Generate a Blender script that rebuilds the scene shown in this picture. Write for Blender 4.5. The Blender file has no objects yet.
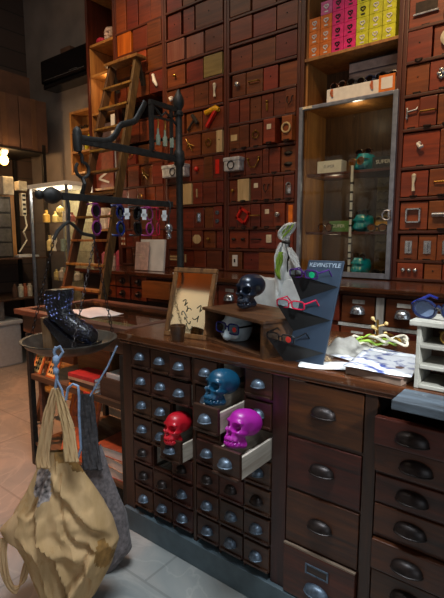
import bpy, bmesh, math, random
import numpy as np
from mathutils import Vector, Matrix
random.seed(7)
SC = bpy.context.scene
COL = SC.collection
R = math.radians
# ------------------------------------------------------------------ camera
F_PX, HOR, CAM_H = 460.0, 237.0, 1.45
TH = math.atan((299 - HOR) / F_PX)
AZ = math.atan(597 / math.hypot(F_PX, 299 - HOR))
FW = Vector((-math.cos(AZ), math.sin(AZ), 0))
RT = Vector((FW.y, -FW.x, 0))
UPZ = Vector((0, 0, 1))
cam = bpy.data.cameras.new('camera'); camo = bpy.data.objects.new('camera', cam); COL.objects.link(camo)
cam.sensor_fit = 'VERTICAL'; cam.sensor_height = 24; cam.lens = F_PX / 598 * 24
cam.clip_start = 0.02
camo.location = (0, 0, CAM_H); camo.rotation_euler = (math.pi / 2 - TH, 0, math.pi / 2 - AZ)
SC.camera = camo

def at(u, v, axis, val):
    """point of the room seen at photo position (u, v) on the plane axis = val"""
    fwd = FW * math.cos(TH) - UPZ * math.sin(TH); up = UPZ * math.cos(TH) + FW * math.sin(TH)
    d = fwd + RT * ((u - 222) / F_PX) + up * ((299 - v) / F_PX)
    i = 'xyzd'.index(axis)
    if i == 3: t = val / d.dot(FW)
    else: t = (val - (0, 0, CAM_H)[i]) / d[i]
    return Vector((0, 0, CAM_H)) + d * t

# ------------------------------------------------------------------ materials
def lin(h):
    h = h.lstrip('#'); o = []
    for i in (0, 2, 4):
        c = int(h[i:i+2], 16) / 255
        o.append(c / 12.92 if c <= .04045 else ((c + .055) / 1.055) ** 2.4)
    return (*o, 1)
def nodes(name):
    m = bpy.data.materials.new(name); m.use_nodes = True
    nt = m.node_tree; b = nt.nodes['Principled BSDF']
    return m, nt, b
def plain(name, col, rough=.5, metal=0, noise=.12, scale=30, bump=0, coat=0, spec=.5, emit=None, es=0, trans=0, alpha=1, sheen=0):
    m, nt, b = nodes(name)
    b.inputs['Roughness'].default_value = rough; b.inputs['Metallic'].default_value = metal
    b.inputs['Coat Weight'].default_value = coat; b.inputs['Coat Roughness'].default_value = .12
    b.inputs['Specular IOR Level'].default_value = spec
    b.inputs['Transmission Weight'].default_value = trans; b.inputs['Alpha'].default_value = alpha
    b.inputs['Sheen Weight'].default_value = sheen
    c = lin(col)
    tc = nt.nodes.new('ShaderNodeTexCoord'); n = nt.nodes.new('ShaderNodeTexNoise')
    n.inputs['Scale'].default_value = scale; n.inputs['Detail'].default_value = 4
    nt.links.new(tc.outputs['Object'], n.inputs['Vector'])
    r = nt.nodes.new('ShaderNodeValToRGB')
    r.color_ramp.elements[0].color = tuple(max(0, x * (1 - 2 * noise)) for x in c[:3]) + (1,)
    r.color_ramp.elements[1].color = tuple(min(1, x * (1 + 2 * noise)) for x in c[:3]) + (1,)
    r.color_ramp.elements[0].position = .3; r.color_ramp.elements[1].position = .7
    nt.links.new(n.outputs['Fac'], r.inputs['Fac']); nt.links.new(r.outputs['Color'], b.inputs['Base Color'])
    if bump:
        bp = nt.nodes.new('ShaderNodeBump'); bp.inputs['Strength'].default_value = bump; bp.inputs['Distance'].default_value = .01
        nt.links.new(n.outputs['Fac'], bp.inputs['Height']); nt.links.new(bp.outputs['Normal'], b.inputs['Normal'])
    if emit:
        b.inputs['Emission Color'].default_value = lin(emit); b.inputs['Emission Strength'].default_value = es
    return m
def wood(name, dark, light, rough=.45, axis='x', scale=1.0, var=.25, coat=.15, wear=None, bump=.25):
    """grain stretched along axis; every object varies a little in tone; optional pale worn scratches"""
    m, nt, b = nodes(name); N = nt.nodes.new; L = nt.links.new
    tc = N('ShaderNodeTexCoord'); mp = N('ShaderNodeMapping'); oi = N('ShaderNodeObjectInfo')
    s = {'x': (1.2, 14, 14), 'y': (14, 1.2, 14), 'z': (14, 14, 1.2)}[axis]
    mp.inputs['Scale'].default_value = tuple(k * scale for k in s)
    L(tc.outputs['Object'], mp.inputs['Vector'])
    sh = N('ShaderNodeVectorMath'); sh.operation = 'MULTIPLY_ADD'
    cb = N('ShaderNodeCombineXYZ')
    for k in range(3): L(oi.outputs['Random'], cb.inputs[k])
    sh.inputs[1].default_value = (37, 53, 71); L(cb.outputs[0], sh.inputs[0]); L(mp.outputs[0], sh.inputs[2])
    n = N('ShaderNodeTexNoise'); n.inputs['Scale'].default_value = 2.2; n.inputs['Detail'].default_value = 8; n.inputs['Roughness'].default_value = .65; n.inputs['Distortion'].default_value = .6
    L(sh.outputs[0], n.inputs['Vector'])
    r = N('ShaderNodeValToRGB'); r.color_ramp.elements[0].color = lin(dark); r.color_ramp.elements[1].color = lin(light)
    r.color_ramp.elements[0].position = .3; r.color_ramp.elements[1].position = .72
    L(n.outputs['Fac'], r.inputs['Fac'])
    # large blotches
    n2 = N('ShaderNodeTexNoise'); n2.inputs['Scale'].default_value = 5; n2.inputs['Detail'].default_value = 3
    L(tc.outputs['Object'], n2.inputs['Vector'])
    hs = N('ShaderNodeHueSaturation'); L(r.outputs['Color'], hs.inputs['Color'])
    mv = N('ShaderNodeMath'); mv.operation = 'MULTIPLY_ADD'; L(oi.outputs['Random'], mv.inputs[0]); mv.inputs[1].default_value = 2 * var; mv.inputs[2].default_value = .75 - var
    mv2 = N('ShaderNodeMath'); mv2.operation = 'MULTIPLY_ADD'; L(n2.outputs['Fac'], mv2.inputs[0]); mv2.inputs[1].default_value = .5; L(mv.outputs[0], mv2.inputs[2])
    L(mv2.outputs[0], hs.inputs['Value'])
    rh = N('ShaderNodeMath'); rh.operation = 'MULTIPLY'; L(oi.outputs['Random'], rh.inputs[0]); rh.inputs[1].default_value = 7.31
    fr = N('ShaderNodeMath'); fr.operation = 'FRACT'; L(rh.outputs[0], fr.inputs[0])
    hh = N('ShaderNodeMath'); hh.operation = 'MULTIPLY_ADD'; L(fr.outputs[0], hh.inputs[0]); hh.inputs[1].default_value = .03 if var > .1 else .008; hh.inputs[2].default_value = .485 if var > .1 else .496
    L(hh.outputs[0], hs.inputs['Hue'])
    out = hs.outputs['Color']
    if wear:
        n3 = N('ShaderNodeTexNoise'); n3.inputs['Scale'].default_value = 9; n3.inputs['Detail'].default_value = 9; n3.inputs['Roughness'].default_value = .75
        L(tc.outputs['Object'], n3.inputs['Vector'])
        r3 = N('ShaderNodeValToRGB'); r3.color_ramp.elements[0].position = .58; r3.color_ramp.elements[1].position = .74
        L(n3.outputs['Fac'], r3.inputs['Fac'])
        mx = N('ShaderNodeMix'); mx.data_type = 'RGBA'; L(r3.outputs['Color'], mx.inputs['Factor']); L(out, mx.inputs['A']); mx.inputs['B'].default_value = lin(wear)
        out = mx.outputs['Result']
    L(out, b.inputs['Base Color'])
    b.inputs['Roughness'].default_value = rough; b.inputs['Coat Weight'].default_value = coat; b.inputs['Coat Roughness'].default_value = .25
    if bump:
        bp = N('ShaderNodeBump'); bp.inputs['Strength'].default_value = bump; bp.inputs['Distance'].default_value = .004
        L(n.outputs['Fac'], bp.inputs['Height']); L(bp.outputs['Normal'], b.inputs['Normal'])
    return m
def glass(name, tint='#ffffff', rough=.02, alpha=.12):
    m, nt, b = nodes(name); N = nt.nodes.new; L = nt.links.new
    out = nt.nodes['Material Output']; t = N('ShaderNodeBsdfTransparent'); t.inputs[0].default_value = lin(tint)
    g = N('ShaderNodeBsdfGlossy'); g.inputs['Roughness'].default_value = rough
    f = N('ShaderNodeLayerWeight'); f.inputs[0].default_value = .5
    pw = N('ShaderNodeMath'); pw.operation = 'POWER'; pw.inputs[1].default_value = 5; L(f.outputs['Facing'], pw.inputs[0])
    a = N('ShaderNodeMath'); a.operation = 'MULTIPLY_ADD'; a.inputs[1].default_value = .9; a.inputs[2].default_value = .012 + alpha * .06; L(pw.outputs[0], a.inputs[0])
    mx = N('ShaderNodeMixShader'); L(a.outputs[0], mx.inputs[0]); L(t.outputs[0], mx.inputs[1]); L(g.outputs[0], mx.inputs[2])
    L(mx.outputs[0], out.inputs[0]); return m

M = {}
M['drawer'] = wood('drawer_wood', '#461c0a', '#77371a', .42, 'x', 1, .2, .25)
M['drawerlight'] = wood('drawer_wood_light', '#602912', '#90441c', .42, 'x', 1, .18, .25)
M['drawerorange'] = wood('drawer_wood_orange', '#7a3408', '#ba641a', .4, 'z', 1, .05, .25)
M['drawerpale'] = wood('drawer_wood_polished_sheen', '#6a3c30', '#8a6050', .26, 'z', .5, .06, .5)  # polished fronts; their sheen is also put into the paler colour
M['drawertan'] = wood('drawer_wood_tan', '#6e5a30', '#94804c', .4, 'x', 1, .05, .2)
M['cream'] = wood('cream_painted_wood', '#a08658', '#cdb68a', .5, 'z', .8, .08, .1)
M['frame'] = wood('cabinet_frame_wood', '#34160a', '#5a2a17', .4, 'x', .8, .1, .25)
M['framez'] = wood('cabinet_stile_wood', '#361509', '#5f2a16', .4, 'z', .8, .1, .25)
M['inside'] = plain('dark_interior_wood', '#1a0d09', .8)
M['niche'] = wood('niche_wood', '#7d5028', '#bb8748', .5, 'z', .7, .1, .1)
M['nichebrown'] = wood('niche_back_wood', '#3c2818', '#6a4a2c', .55, 'z', 1.2, .1, .1)
M['counter'] = wood('counter_wood', '#1c0d07', '#472110', .42, 'x', 1, .16, .25, None, .35)
M['counterz'] = wood('counter_stile_wood', '#1c0d07', '#42200f', .42, 'z', 1, .12, .25, None, .35)
M['small'] = wood('small_drawer_wood', '#22110a', '#4a2717', .45, 'x', 1.4, .25, .2, None, .35)
M['edge'] = wood('worn_drawer_edge', '#5a4438', '#96806c', .5, 'x', 1.6, .2, .1)
M['oak'] = wood('oak_drawer_wood', '#200e06', '#57280f', .45, 'x', 1.1, .12, .2, None, .5)
M['top'] = wood('worktop_wood', '#2c1509', '#6a3a1e', .16, 'x', .8, .03, .55, '#8d7a66', .12)
M['rawpine'] = wood('raw_pine_drawer_side', '#9a8c7a', '#d6cbb8', .6, 'y', 1.2, .08, 0)
M['skirt'] = plain('blue_grey_painted_plinth', '#4a575c', .5, 0, .12, 14, .1)
M['riser'] = wood('riser_wood', '#2c1a10', '#6a4426', .4, 'x', 1, .1, .3)
M['ladder'] = wood('ladder_wood', '#4a3014', '#a07a3c', .5, 'z', 1, .12, .1)
M['ladderdark'] = wood('ladder_rail_wood', '#2c1e12', '#6b5230', .55, 'z', 1, .12, .1)
M['crate'] = wood('crate_wood', '#38241a', '#6e4c34', .6, 'x', 1, .2, 0)
M['weather'] = wood('weathered_blue_wood', '#2c2a29', '#64707a', .6, 'x', 1.3, .05, 0, '#a2aab0')
M['white_wood'] = wood('white_painted_wood', '#8a867a', '#bab6a8', .5, 'x', 1.2, .05, .1, '#6a5c4c')
M['worn'] = wood('worn_white_paint', '#8d8478', '#c6c0b4', .55, 'z', 1.5, .1, 0, '#4a3024')
M['iron'] = plain('black_wrought_iron', '#2b2925', .55, .25, .2, 40, .3)
M['pewter'] = plain('blued_steel_pull', '#5a6774', .4, .55, .2, 60)
M['darkpull'] = plain('dark_bronze_pull', '#2a221f', .4, .5, .25, 50)
M['tin'] = plain('pressed_tin', '#bcc0c4', .4, .35, .2, 30)
M['silver'] = plain('silver_metal', '#b4b6b8', .25, .9, .15, 40)
M['brass'] = plain('brass', '#967434', .3, .9, .15, 40)
M['casemetal'] = plain('grey_case_metal', '#8a94a4', .35, .6, .1, 30)
M['black'] = plain('black_plastic', '#0c0c0d', .3)
M['blackmatte'] = plain('black_matte', '#141312', .7)
M['white'] = plain('white_paint', '#d8d8d4', .45, 0, .04)
M['paper'] = plain('white_paper', '#dcdcd8', .7, 0, .05, 12)
M['cardboard'] = plain('brown_cardboard', '#634430', .8, 0, .1, 8)
M['tape'] = plain('packing_tape', '#6e4e36', .4, 0, .05)
M['boot'] = plain('black_patent', '#0b0c14', .3, .1, .3, 130, .8, .3)
M['glitter'] = plain('sequin_glints', '#8a93c8', .12, .9)
M['heel'] = wood('wooden_heel', '#5e4228', '#92704a', .45, 'z', 2, .02, .2)
M['pan'] = plain('tarnished_scale_pan', '#5c564c', .42, .65, .25, 14, .15)
M['canvas'] = wood('tan_canvas', '#a98656', '#cba77a', .9, 'z', .3, .02, 0, '#a4753e', .3)
M['canvasdark'] = plain('ochre_stain_canvas', '#8f6834', .85, 0, .25, 30, .3)
M['denim'] = plain('grey_denim', '#6c6260', .9, 0, .2, 60, .4, sheen=.1)
M['denimdark'] = plain('dark_grey_denim', '#403c3c', .9, 0, .2, 60, .4)
M['string'] = plain('blue_cord', '#869ab4', .7)
M['shiny'] = plain('silver_purple_patch', '#a0948e', .3, .35, .45, 55)
M['red'] = plain('red_resin', '#c01424', .38, 0, .05, 20, .05, .1)
M['teal'] = plain('teal_resin', '#0d4560', .36, 0, .08, 20, .05, .1)
M['magenta'] = plain('magenta_resin', '#a81e96', .36, 0, .05, 20, .05, .1)
M['blackskull'] = plain('black_resin', '#1a2230', .3, .2, .1, 20, .05, .3)
M['tealcer'] = plain('turquoise_ceramic', '#128ea2', .25, 0, .06, 12, 0, .4)
M['bust'] = plain('pale_bust_plaster', '#b9c8cc', .45, 0, .05)
M['reds'] = plain('red_plastic', '#c02418', .3)
M['orange'] = plain('orange_card', '#d2701c', .55)
M['pinkred'] = plain('magenta_card', '#d81a74', .5)
M['yellow'] = plain('yellow_green_card', '#c4c81c', .5)
M['pink'] = plain('pink_card', '#c85c90', .5)
M['greencard'] = plain('green_card', '#5e8a4e', .5)
M['glass'] = glass('clear_glass')
M['caseglass'] = glass('case_door_glass', '#f0f2ee', .03, .05)
M['lens'] = plain('dark_lens', '#0d0a0a', .08, 0, 0)
M['clearlens'] = glass('clear_lens', '#dfe6ea', .02, .5)
M['amber'] = plain('amber_lens', '#7a4a14', .1, 0, .1, trans=.3)
M['bluep'] = plain('blue_acetate', '#182668', .2, 0, .1, coat=.4)
M['navy'] = plain('navy_acetate', '#1a2240', .2, 0, .1, coat=.4)
M['pinkp'] = plain('pink_acetate', '#a83a80', .25, 0, .1)
M['redp'] = plain('red_acetate', '#b41c3a', .25, 0, .1)
M['purplep'] = plain('purple_acetate', '#3c1c5c', .25)
M['tort'] = plain('tortoiseshell', '#3a1c0c', .2, 0, .4, 60, coat=.4)
M['greydark'] = plain('holder_board', '#24303d', .38, 0, .12, 12)
M['greenled'] = plain('green_sticker', '#12b878', .4)
M['redled'] = plain('red_sticker', '#d83830', .4)
M['scarf'] = plain('white_scarf_cloth', '#d9dcd8', .75, 0, .08, 14, .2, sheen=.3)
M['leaf'] = plain('lime_green_print', '#8cae3a', .7, 0, .15, 20)
M['plaster'] = plain('grey_plaster', '#857a70', .85, 0, .1, 3, .15)
M['ac'] = plain('black_gloss_casing', '#0b0b0c', .12, 0, .05, 5, coat=.5)
M['rack'] = plain('black_rack_steel', '#161412', .55, .3)
M['bulb'] = plain('lamp_bulb', '#ffe0a0', .4, emit='#ffb45c', es=30)
M['vlight'] = plain('vitrine_lamp', '#fff0d8', .4, emit='#ffe2b8', es=14)
M['terracotta'] = plain('terracotta_print', '#b4623e', .6, 0, .2, 30)
M['gold'] = plain('pale_gilt_print', '#d8b878', .5, 0, .2, 14)
M['vial'] = plain('pale_green_glass', '#9aa28c', .15, 0, .1, trans=.3)
M['bluegl'] = plain('pale_blue_glass', '#88a4c4', .12, 0, .1, trans=.4)
M['ivory'] = plain('ivory_plastic', '#cfc7ae', .4)
M['gridp'] = plain('dark_grid_plastic', '#2a2826', .5)

# mirror glass: real reflecting surface
m, nt, b = nodes('old_mirror_glass'); b.inputs['Metallic'].default_value = 1; b.inputs['Roughness'].default_value = .06; b.inputs['Base Color'].default_value = lin('#e0cda8'); M['mirror'] = m

def stone():
    m, nt, b = nodes('slate_flag_floor'); N = nt.nodes.new; L = nt.links.new
    tc = N('ShaderNodeTexCoord'); mp = N('ShaderNodeMapping'); mp.inputs['Rotation'].default_value = (0, 0, R(12)); L(tc.outputs['Object'], mp.inputs['Vector'])
    n = N('ShaderNodeTexNoise'); n.inputs['Scale'].default_value = 2.3; n.inputs['Detail'].default_value = 9; n.inputs['Roughness'].default_value = .6; n.inputs['Distortion'].default_value = 1.2
    L(mp.outputs[0], n.inputs['Vector'])
    r = N('ShaderNodeValToRGB'); e = r.color_ramp.elements
    e[0].position = .25; e[0].color = lin('#737a7a'); e[1].position = .75; e[1].color = lin('#a29c94')
    x = e.new(.5); x.color = lin('#8a8c88')
    L(n.outputs['Fac'], r.inputs['Fac'])
    w = N('ShaderNodeTexNoise'); w.inputs['Scale'].default_value = 1.6; w.inputs['Detail'].default_value = 6; w.inputs['Distortion'].default_value = 2.5
    L(mp.outputs[0], w.inputs['Vector'])
    r2 = N('ShaderNodeValToRGB'); e = r2.color_ramp.elements; e[0].position = .47; e[0].color = (0, 0, 0, 1); e[1].position = .53; e[1].color = (0, 0, 0, 1)
    x = e.new(.5); x.color = (.2, .2, .2, 1); L(w.outputs['Fac'], r2.inputs['Fac'])
    mx = N('ShaderNodeMix'); mx.data_type = 'RGBA'; L(r2.outputs['Color'], mx.inputs['Factor']); L(r.outputs['Color'], mx.inputs['A']); mx.inputs['B'].default_value = lin('#c0bcb2')
    br = N('ShaderNodeTexBrick'); br.inputs['Scale'].default_value = 1; br.inputs['Brick Width'].default_value = .9; br.inputs['Row Height'].default_value = .6; br.inputs['Mortar Size'].default_value = .006
    br.inputs['Color1'].default_value = (1, 1, 1, 1); br.inputs['Color2'].default_value = (.92, .92, .92, 1); br.inputs['Mortar'].default_value = (.72, .72, .72, 1)
    L(tc.outputs['Object'], br.inputs['Vector'])
    ml = N('ShaderNodeMix'); ml.data_type = 'RGBA'; ml.blend_type = 'MULTIPLY'; ml.inputs['Factor'].default_value = 1
    L(mx.outputs['Result'], ml.inputs['A']); L(br.outputs['Color'], ml.inputs['B']); L(ml.outputs['Result'], b.inputs['Base Color'])
    b.inputs['Roughness'].default_value = .42
    bp = N('ShaderNodeBump'); bp.inputs['Strength'].default_value = .15; L(n.outputs['Fac'], bp.inputs['Height']); L(bp.outputs['Normal'], b.inputs['Normal'])
    return m
M['floor'] = stone()
def brickwall():
    m, nt, b = nodes('dark_old_brick'); N = nt.nodes.new; L = nt.links.new
    tc = N('ShaderNodeTexCoord'); mp = N('ShaderNodeMapping'); mp.inputs['Rotation'].default_value = (R(90), 0, R(90)); L(tc.outputs['Object'], mp.inputs['Vector'])
    br = N('ShaderNodeTexBrick'); br.inputs['Scale'].default_value = 1; br.inputs['Brick Width'].default_value = .22; br.inputs['Row Height'].default_value = .075; br.inputs['Mortar Size'].default_value = .008
    br.inputs['Color1'].default_value = lin('#4a3c34'); br.inputs['Color2'].default_value = lin('#5c4a3e'); br.inputs['Mortar'].default_value = lin('#3a342e')
    L(mp.outputs[0], br.inputs['Vector']); L(br.outputs['Color'], b.inputs['Base Color']); b.inputs['Roughness'].default_value = .9
    return m
M['brick'] = brickwall()

# ------------------------------------------------------------------ mesh builder
SPLIT = {'label_card', 'socket', 'shelf_rail', 'stile', 'side_panel', 'wooden_rail', 'drawer_rail', 'muntin', 'painted_rail', 'long_side', 'short_side', 'apron', 'face_frame', 'label_strip', 'plinth'}
class MB:
    def __init__(s, mtx=None): s.bm = bmesh.new(); s.M = mtx
    def _fin(s, vs):
        if s.M is not None:
            for v in vs: v.co = s.M @ v.co
    def box(s, x0, x1, y0, y1, z0, z1, bev=0, rot=None):
        if x0 > x1: x0, x1 = x1, x0
        if y0 > y1: y0, y1 = y1, y0
        if z0 > z1: z0, z1 = z1, z0
        T = Matrix.Translation(((x0+x1)/2, (y0+y1)/2, (z0+z1)/2))
        if rot is not None: T = T @ rot.to_4x4()
        r = bmesh.ops.create_cube(s.bm, size=1, matrix=T @ Matrix.Diagonal((x1-x0, y1-y0, z1-z0, 1)))
        vs = r['verts']
        if bev:
            es = list({e for v in vs for e in v.link_edges})
            q = bmesh.ops.bevel(s.bm, geom=es, offset=min(bev, .45*min(x1-x0, y1-y0, z1-z0)), segments=2, profile=.6, affect='EDGES')
            vs = list({v for f in q['faces'] for v in f.verts} | {v for v in vs if v.is_valid})
        s._fin(vs); return s
    def beam(s, a, b, w, t, up=(0, 0, 1), bev=0):
        """bar from a to b, w wide (across), t thick (along up)"""
        a, b = Vector(a), Vector(b); d = (b - a); l = d.length; d.normalize()
        u = Vector(up); u = (u - d * u.dot(d)).normalized(); x = d.cross(u)
        T = Matrix((x, d, u)).transposed().to_4x4(); T.translation = (a + b) / 2
        old = s.M; s.M = T if old is None else old @ T
        s.box(-w/2, w/2, -l/2, l/2, -t/2, t/2, bev); s.M = old; return s
    def tube(s, pts, r, seg=8, closed=False, flat=1.0, caps=True):
        P = [Vector(p) for p in pts]; n = len(P)
        rs = r if isinstance(r, (list, tuple)) else [r] * n
        rings = []; nrm = None
        for i, p in enumerate(P):
            if closed: t = P[(i+1) % n] - P[i-1]
            else: t = P[min(i+1, n-1)] - P[max(i-1, 0)]
            t.normalize()
            if nrm is None:
                nrm = t.orthogonal().normalized()
                if abs(t.z) < .9: nrm = (UPZ - t * t.z).normalized()
            nrm = (nrm - t * nrm.dot(t)).normalized(); bn = t.cross(nrm)
            ring = []
            for k in range(seg):
                a = 2 * math.pi * k / seg
                ring.append(s.bm.verts.new(p + (nrm * math.cos(a) + bn * math.sin(a) * flat) * rs[i]))
            rings.append(ring)
        m = n if closed else n - 1
        for i in range(m):
            A, B = rings[i], rings[(i+1) % n]
            for k in range(seg): s.bm.faces.new((A[k], A[(k+1) % seg], B[(k+1) % seg], B[k]))
        if not closed and caps:
            s.bm.faces.new(rings[0][::-1]); s.bm.faces.new(rings[-1])
        s._fin([v for q in rings for v in q]); return s
    def lathe(s, prof, c=(0, 0, 0), seg=20, rot=None):
        c = Vector(c); rings = []
        for (r, z) in prof:
            ring = []
            for k in range(seg):
                a = 2 * math.pi * k / seg; v = Vector((max(r, 1e-4) * math.cos(a), max(r, 1e-4) * math.sin(a), z))
                if rot is not None: v = rot @ v
                ring.append(s.bm.verts.new(c + v))
            rings.append(ring)
        for i in range(len(rings) - 1):
            A, B = rings[i], rings[i+1]
            for k in range(seg): s.bm.faces.new((A[k], A[(k+1) % seg], B[(k+1) % seg], B[k]))
        s.bm.faces.new(rings[0][::-1]); s.bm.faces.new(rings[-1])
        s._fin([v for q in rings for v in q]); return s
    def ball(s, c, r, seg=16):
        if not isinstance(r, (tuple, list)): r = (r, r, r)
        q = bmesh.ops.create_uvsphere(s.bm, u_segments=seg, v_segments=max(6, seg*2//3), radius=1, matrix=Matrix.Translation(c) @ Matrix.Diagonal((*r, 1)))
        s._fin(q['verts']); return s
    def poly(s, pts, d):
        """polygon pts (3-D) given thickness vector d"""
        d = Vector(d); A = [s.bm.verts.new(Vector(p)) for p in pts]; B = [s.bm.verts.new(Vector(p) + d) for p in pts]
        n = len(pts)
        s.bm.faces.new(A[::-1]); s.bm.faces.new(B)
        for i in range(n): s.bm.faces.new((A[i], A[(i+1) % n], B[(i+1) % n], B[i]))
        s._fin(A + B); return s
    def grid(s, fn, nu, nv, cu=False, cv=False):
        G = [[s.bm.verts.new(fn(i / (nu if cu else nu-1), j / (nv if cv else nv-1))) for j in range(nv)] for i in range(nu)]
        for i in range(nu if cu else nu-1):
            for j in range(nv if cv else nv-1):
                s.bm.faces.new((G[i][j], G[(i+1) % nu][j], G[(i+1) % nu][(j+1) % nv], G[i][(j+1) % nv]))
        s._fin([v for g in G for v in g]); return s
    def mesh(s, me):
        n0 = len(s.bm.verts); s.bm.from_mesh(me); s.bm.verts.ensure_lookup_table(); s._fin(list(s.bm.verts)[n0:]); return s
    def build(s, name, mat, parent=None, smooth=False, solid=0):
        if name in SPLIT and parent is not None:
            left = set(s.bm.verts); isl = []
            while left:
                st = [left.pop()]; cur = set(st)
                while st:
                    v = st.pop()
                    for e in v.link_edges:
                        w = e.other_vert(v)
                        if w in left: left.discard(w); cur.add(w); st.append(w)
                isl.append(cur)
            if len(isl) > 1:
                last = None
                for cur in isl:
                    nb = MB(); vm = {v: nb.bm.verts.new(v.co) for v in cur}
                    for f in {f for v in cur for f in v.link_faces}: nb.bm.faces.new([vm[v] for v in f.verts])
                    last = nb.build(name, mat, parent, smooth, solid)
                s.bm.free(); return last
        bmesh.ops.recalc_face_normals(s.bm, faces=s.bm.faces)
        me = bpy.data.meshes.new(name); s.bm.to_mesh(me); s.bm.free()
        o = bpy.data.objects.new(name, me); COL.objects.link(o)
        me.materials.append(M[mat] if isinstance(mat, str) else mat)
        if smooth:
            for p in me.polygons: p.use_smooth = True
            try: me.set_sharp_from_angle(angle=R(40))
            except Exception: pass
        if solid:
            md = o.modifiers.new('thick', 'SOLIDIFY'); md.thickness = solid; md.offset = 0
        if parent is not None:
            o.parent = parent
            w = parent.location.copy(); q = parent.parent
            while q is not None: w = w + q.location; q = q.parent
            o.matrix_parent_inverse = Matrix.Translation(-parent.location) if parent.type == 'EMPTY' else Matrix.Identity(4)
        return o
def tag(o, label, cat, group=None):
    o['label'] = label; o['category'] = cat
    if group: o['group'] = group
    return o
def thing(name, label, cat, loc=(0, 0, 0), group=None):
    o = bpy.data.objects.new(name, None); COL.objects.link(o); o.empty_display_size = .05
    o.location = loc; return tag(o, label, cat, group)
def struct(o): o['kind'] = 'structure'; return o
def text_mesh(body, size, depth=.0008):
    cu = bpy.data.curves.new('lettering', 'FONT'); cu.body = body; cu.size = size; cu.extrude = depth; cu.align_x = 'CENTER'; cu.align_y = 'CENTER'; cu.resolution_u = 2
    o = bpy.data.objects.new('lettering', cu); COL.objects.link(o)
    dg = bpy.context.evaluated_depsgraph_get(); me = bpy.data.meshes.new_from_object(o.evaluated_get(dg))
    bpy.data.objects.remove(o); return me
def frame_mtx(o, x, z):
    """matrix with origin o, x axis x, z axis z (y = z cross x)"""
    x = Vector(x).normalized(); z = Vector(z); z = (z - x * z.dot(x)).normalized(); y = z.cross(x)
    m = Matrix((x, y, z)).transposed().to_4x4(); m.translation = Vector(o); return m
def copy_tree(o, parent=None):
    c = o.copy(); COL.objects.link(c)
    if parent: c.parent = parent
    for ch in list(o.children): copy_tree(ch, c)
    return c
# ================================================================== setting
struct(MB().box(-5.9, 3.2, -2.6, 3.5, -.06, 0).build('floor', 'floor'))
struct(MB().box(-5.9, 3.2, -2.6, 3.5, 4.5, 4.56).build('ceiling', 'plaster'))
struct(MB().box(-5.9, 3.2, 3.36, 3.5, 0, 4.5).build('wall_back', 'plaster'))
struct(MB().box(-5.9, -5.76, -2.6, 3.36, 0, 4.5).build('wall_left', 'brick'))
struct(MB().box(-5.76, -4.05, 3.34, 3.36, 0, .12).build('baseboard_back', 'rack'))
struct(MB().box(-5.9, -4.8, -2.6, -2.5, 0, 4.5).box(-2.0, 3.2, -2.6, -2.5, 0, 4.5).box(-4.8, -2.0, -2.6, -2.5, 0, 1.0).box(-4.8, -2.0, -2.6, -2.5, 2.98, 4.5).build('wall_front', wood('front_wall_boards', '#7a4420', '#b06a34', .5, 'z', 1, .02, .1)))
M['daylight'] = plain('daylight_pane', '#ffffff', .3, emit='#f4f2ea', es=.8)
for k, (a, b) in enumerate(((-4.8, -2.0),)):
    wn = struct(MB().box(a, b, -2.56, -2.55, 1.0, 2.98).build('window_%d' % (k + 1), 'daylight'))
    fmw = MB()
    for q in range(5): fmw.box(a + (b - a) * q / 4 - .02, a + (b - a) * q / 4 + .02, -2.57, -2.5, 1.0, 2.98)
    fmw.box(a, b, -2.57, -2.5, 2.3, 2.34); fmw.build('window_frame', 'nichebrown', wn)

# ================================================================== wall of drawers
WX = [-3.585, -2.945, -2.275, -1.635, -.945, -.30]     # stile centres
WALL = {}
WALL['A']=[
  (3.305,3.700,[(-3.559, -3.423), (-3.412, -3.271), (-3.256, -3.107), (-3.097, -2.961)]),
  (3.105,3.290,[(-3.548, -3.363), (-3.341, -3.155), (-3.137, -2.965)]),
  (2.900,3.090,[(-3.576, -3.37), (-3.347, -3.171), (-3.156, -2.969)]),
  (2.705,2.885,[(-3.597, -3.446), (-3.427, -3.324), (-3.309, -3.148), (-3.13, -2.973)]),
  (2.120,2.285,[(-3.616, -3.473), (-3.453, -3.328), (-3.301, -3.159), (-3.145, -2.981)]),
  (1.920,2.105,[(-3.625, -3.461), (-3.441, -3.293), (-3.277, -3.128), (-3.114, -2.985)]),
  (1.725,1.900,[(-3.593, -3.465), (-3.453, -3.331), (-3.315, -3.216), (-3.201, -3.086), (-3.072, -2.979)]),
  (1.525,1.705,[(-3.601, -3.457), (-3.441, -3.298), (-3.283, -3.139), (-3.124, -2.983)]),
  (1.360,1.510,[(-3.624, -3.506), (-3.494, -3.408), (-3.396, -3.305), (-3.289, -3.152), (-3.133, -2.987)]),
  (1.190,1.345,[(-3.631, -3.521), (-3.509, -3.431), (-3.414, -3.334), (-3.318, -3.157), (-3.138, -2.991)]),
]
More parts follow.
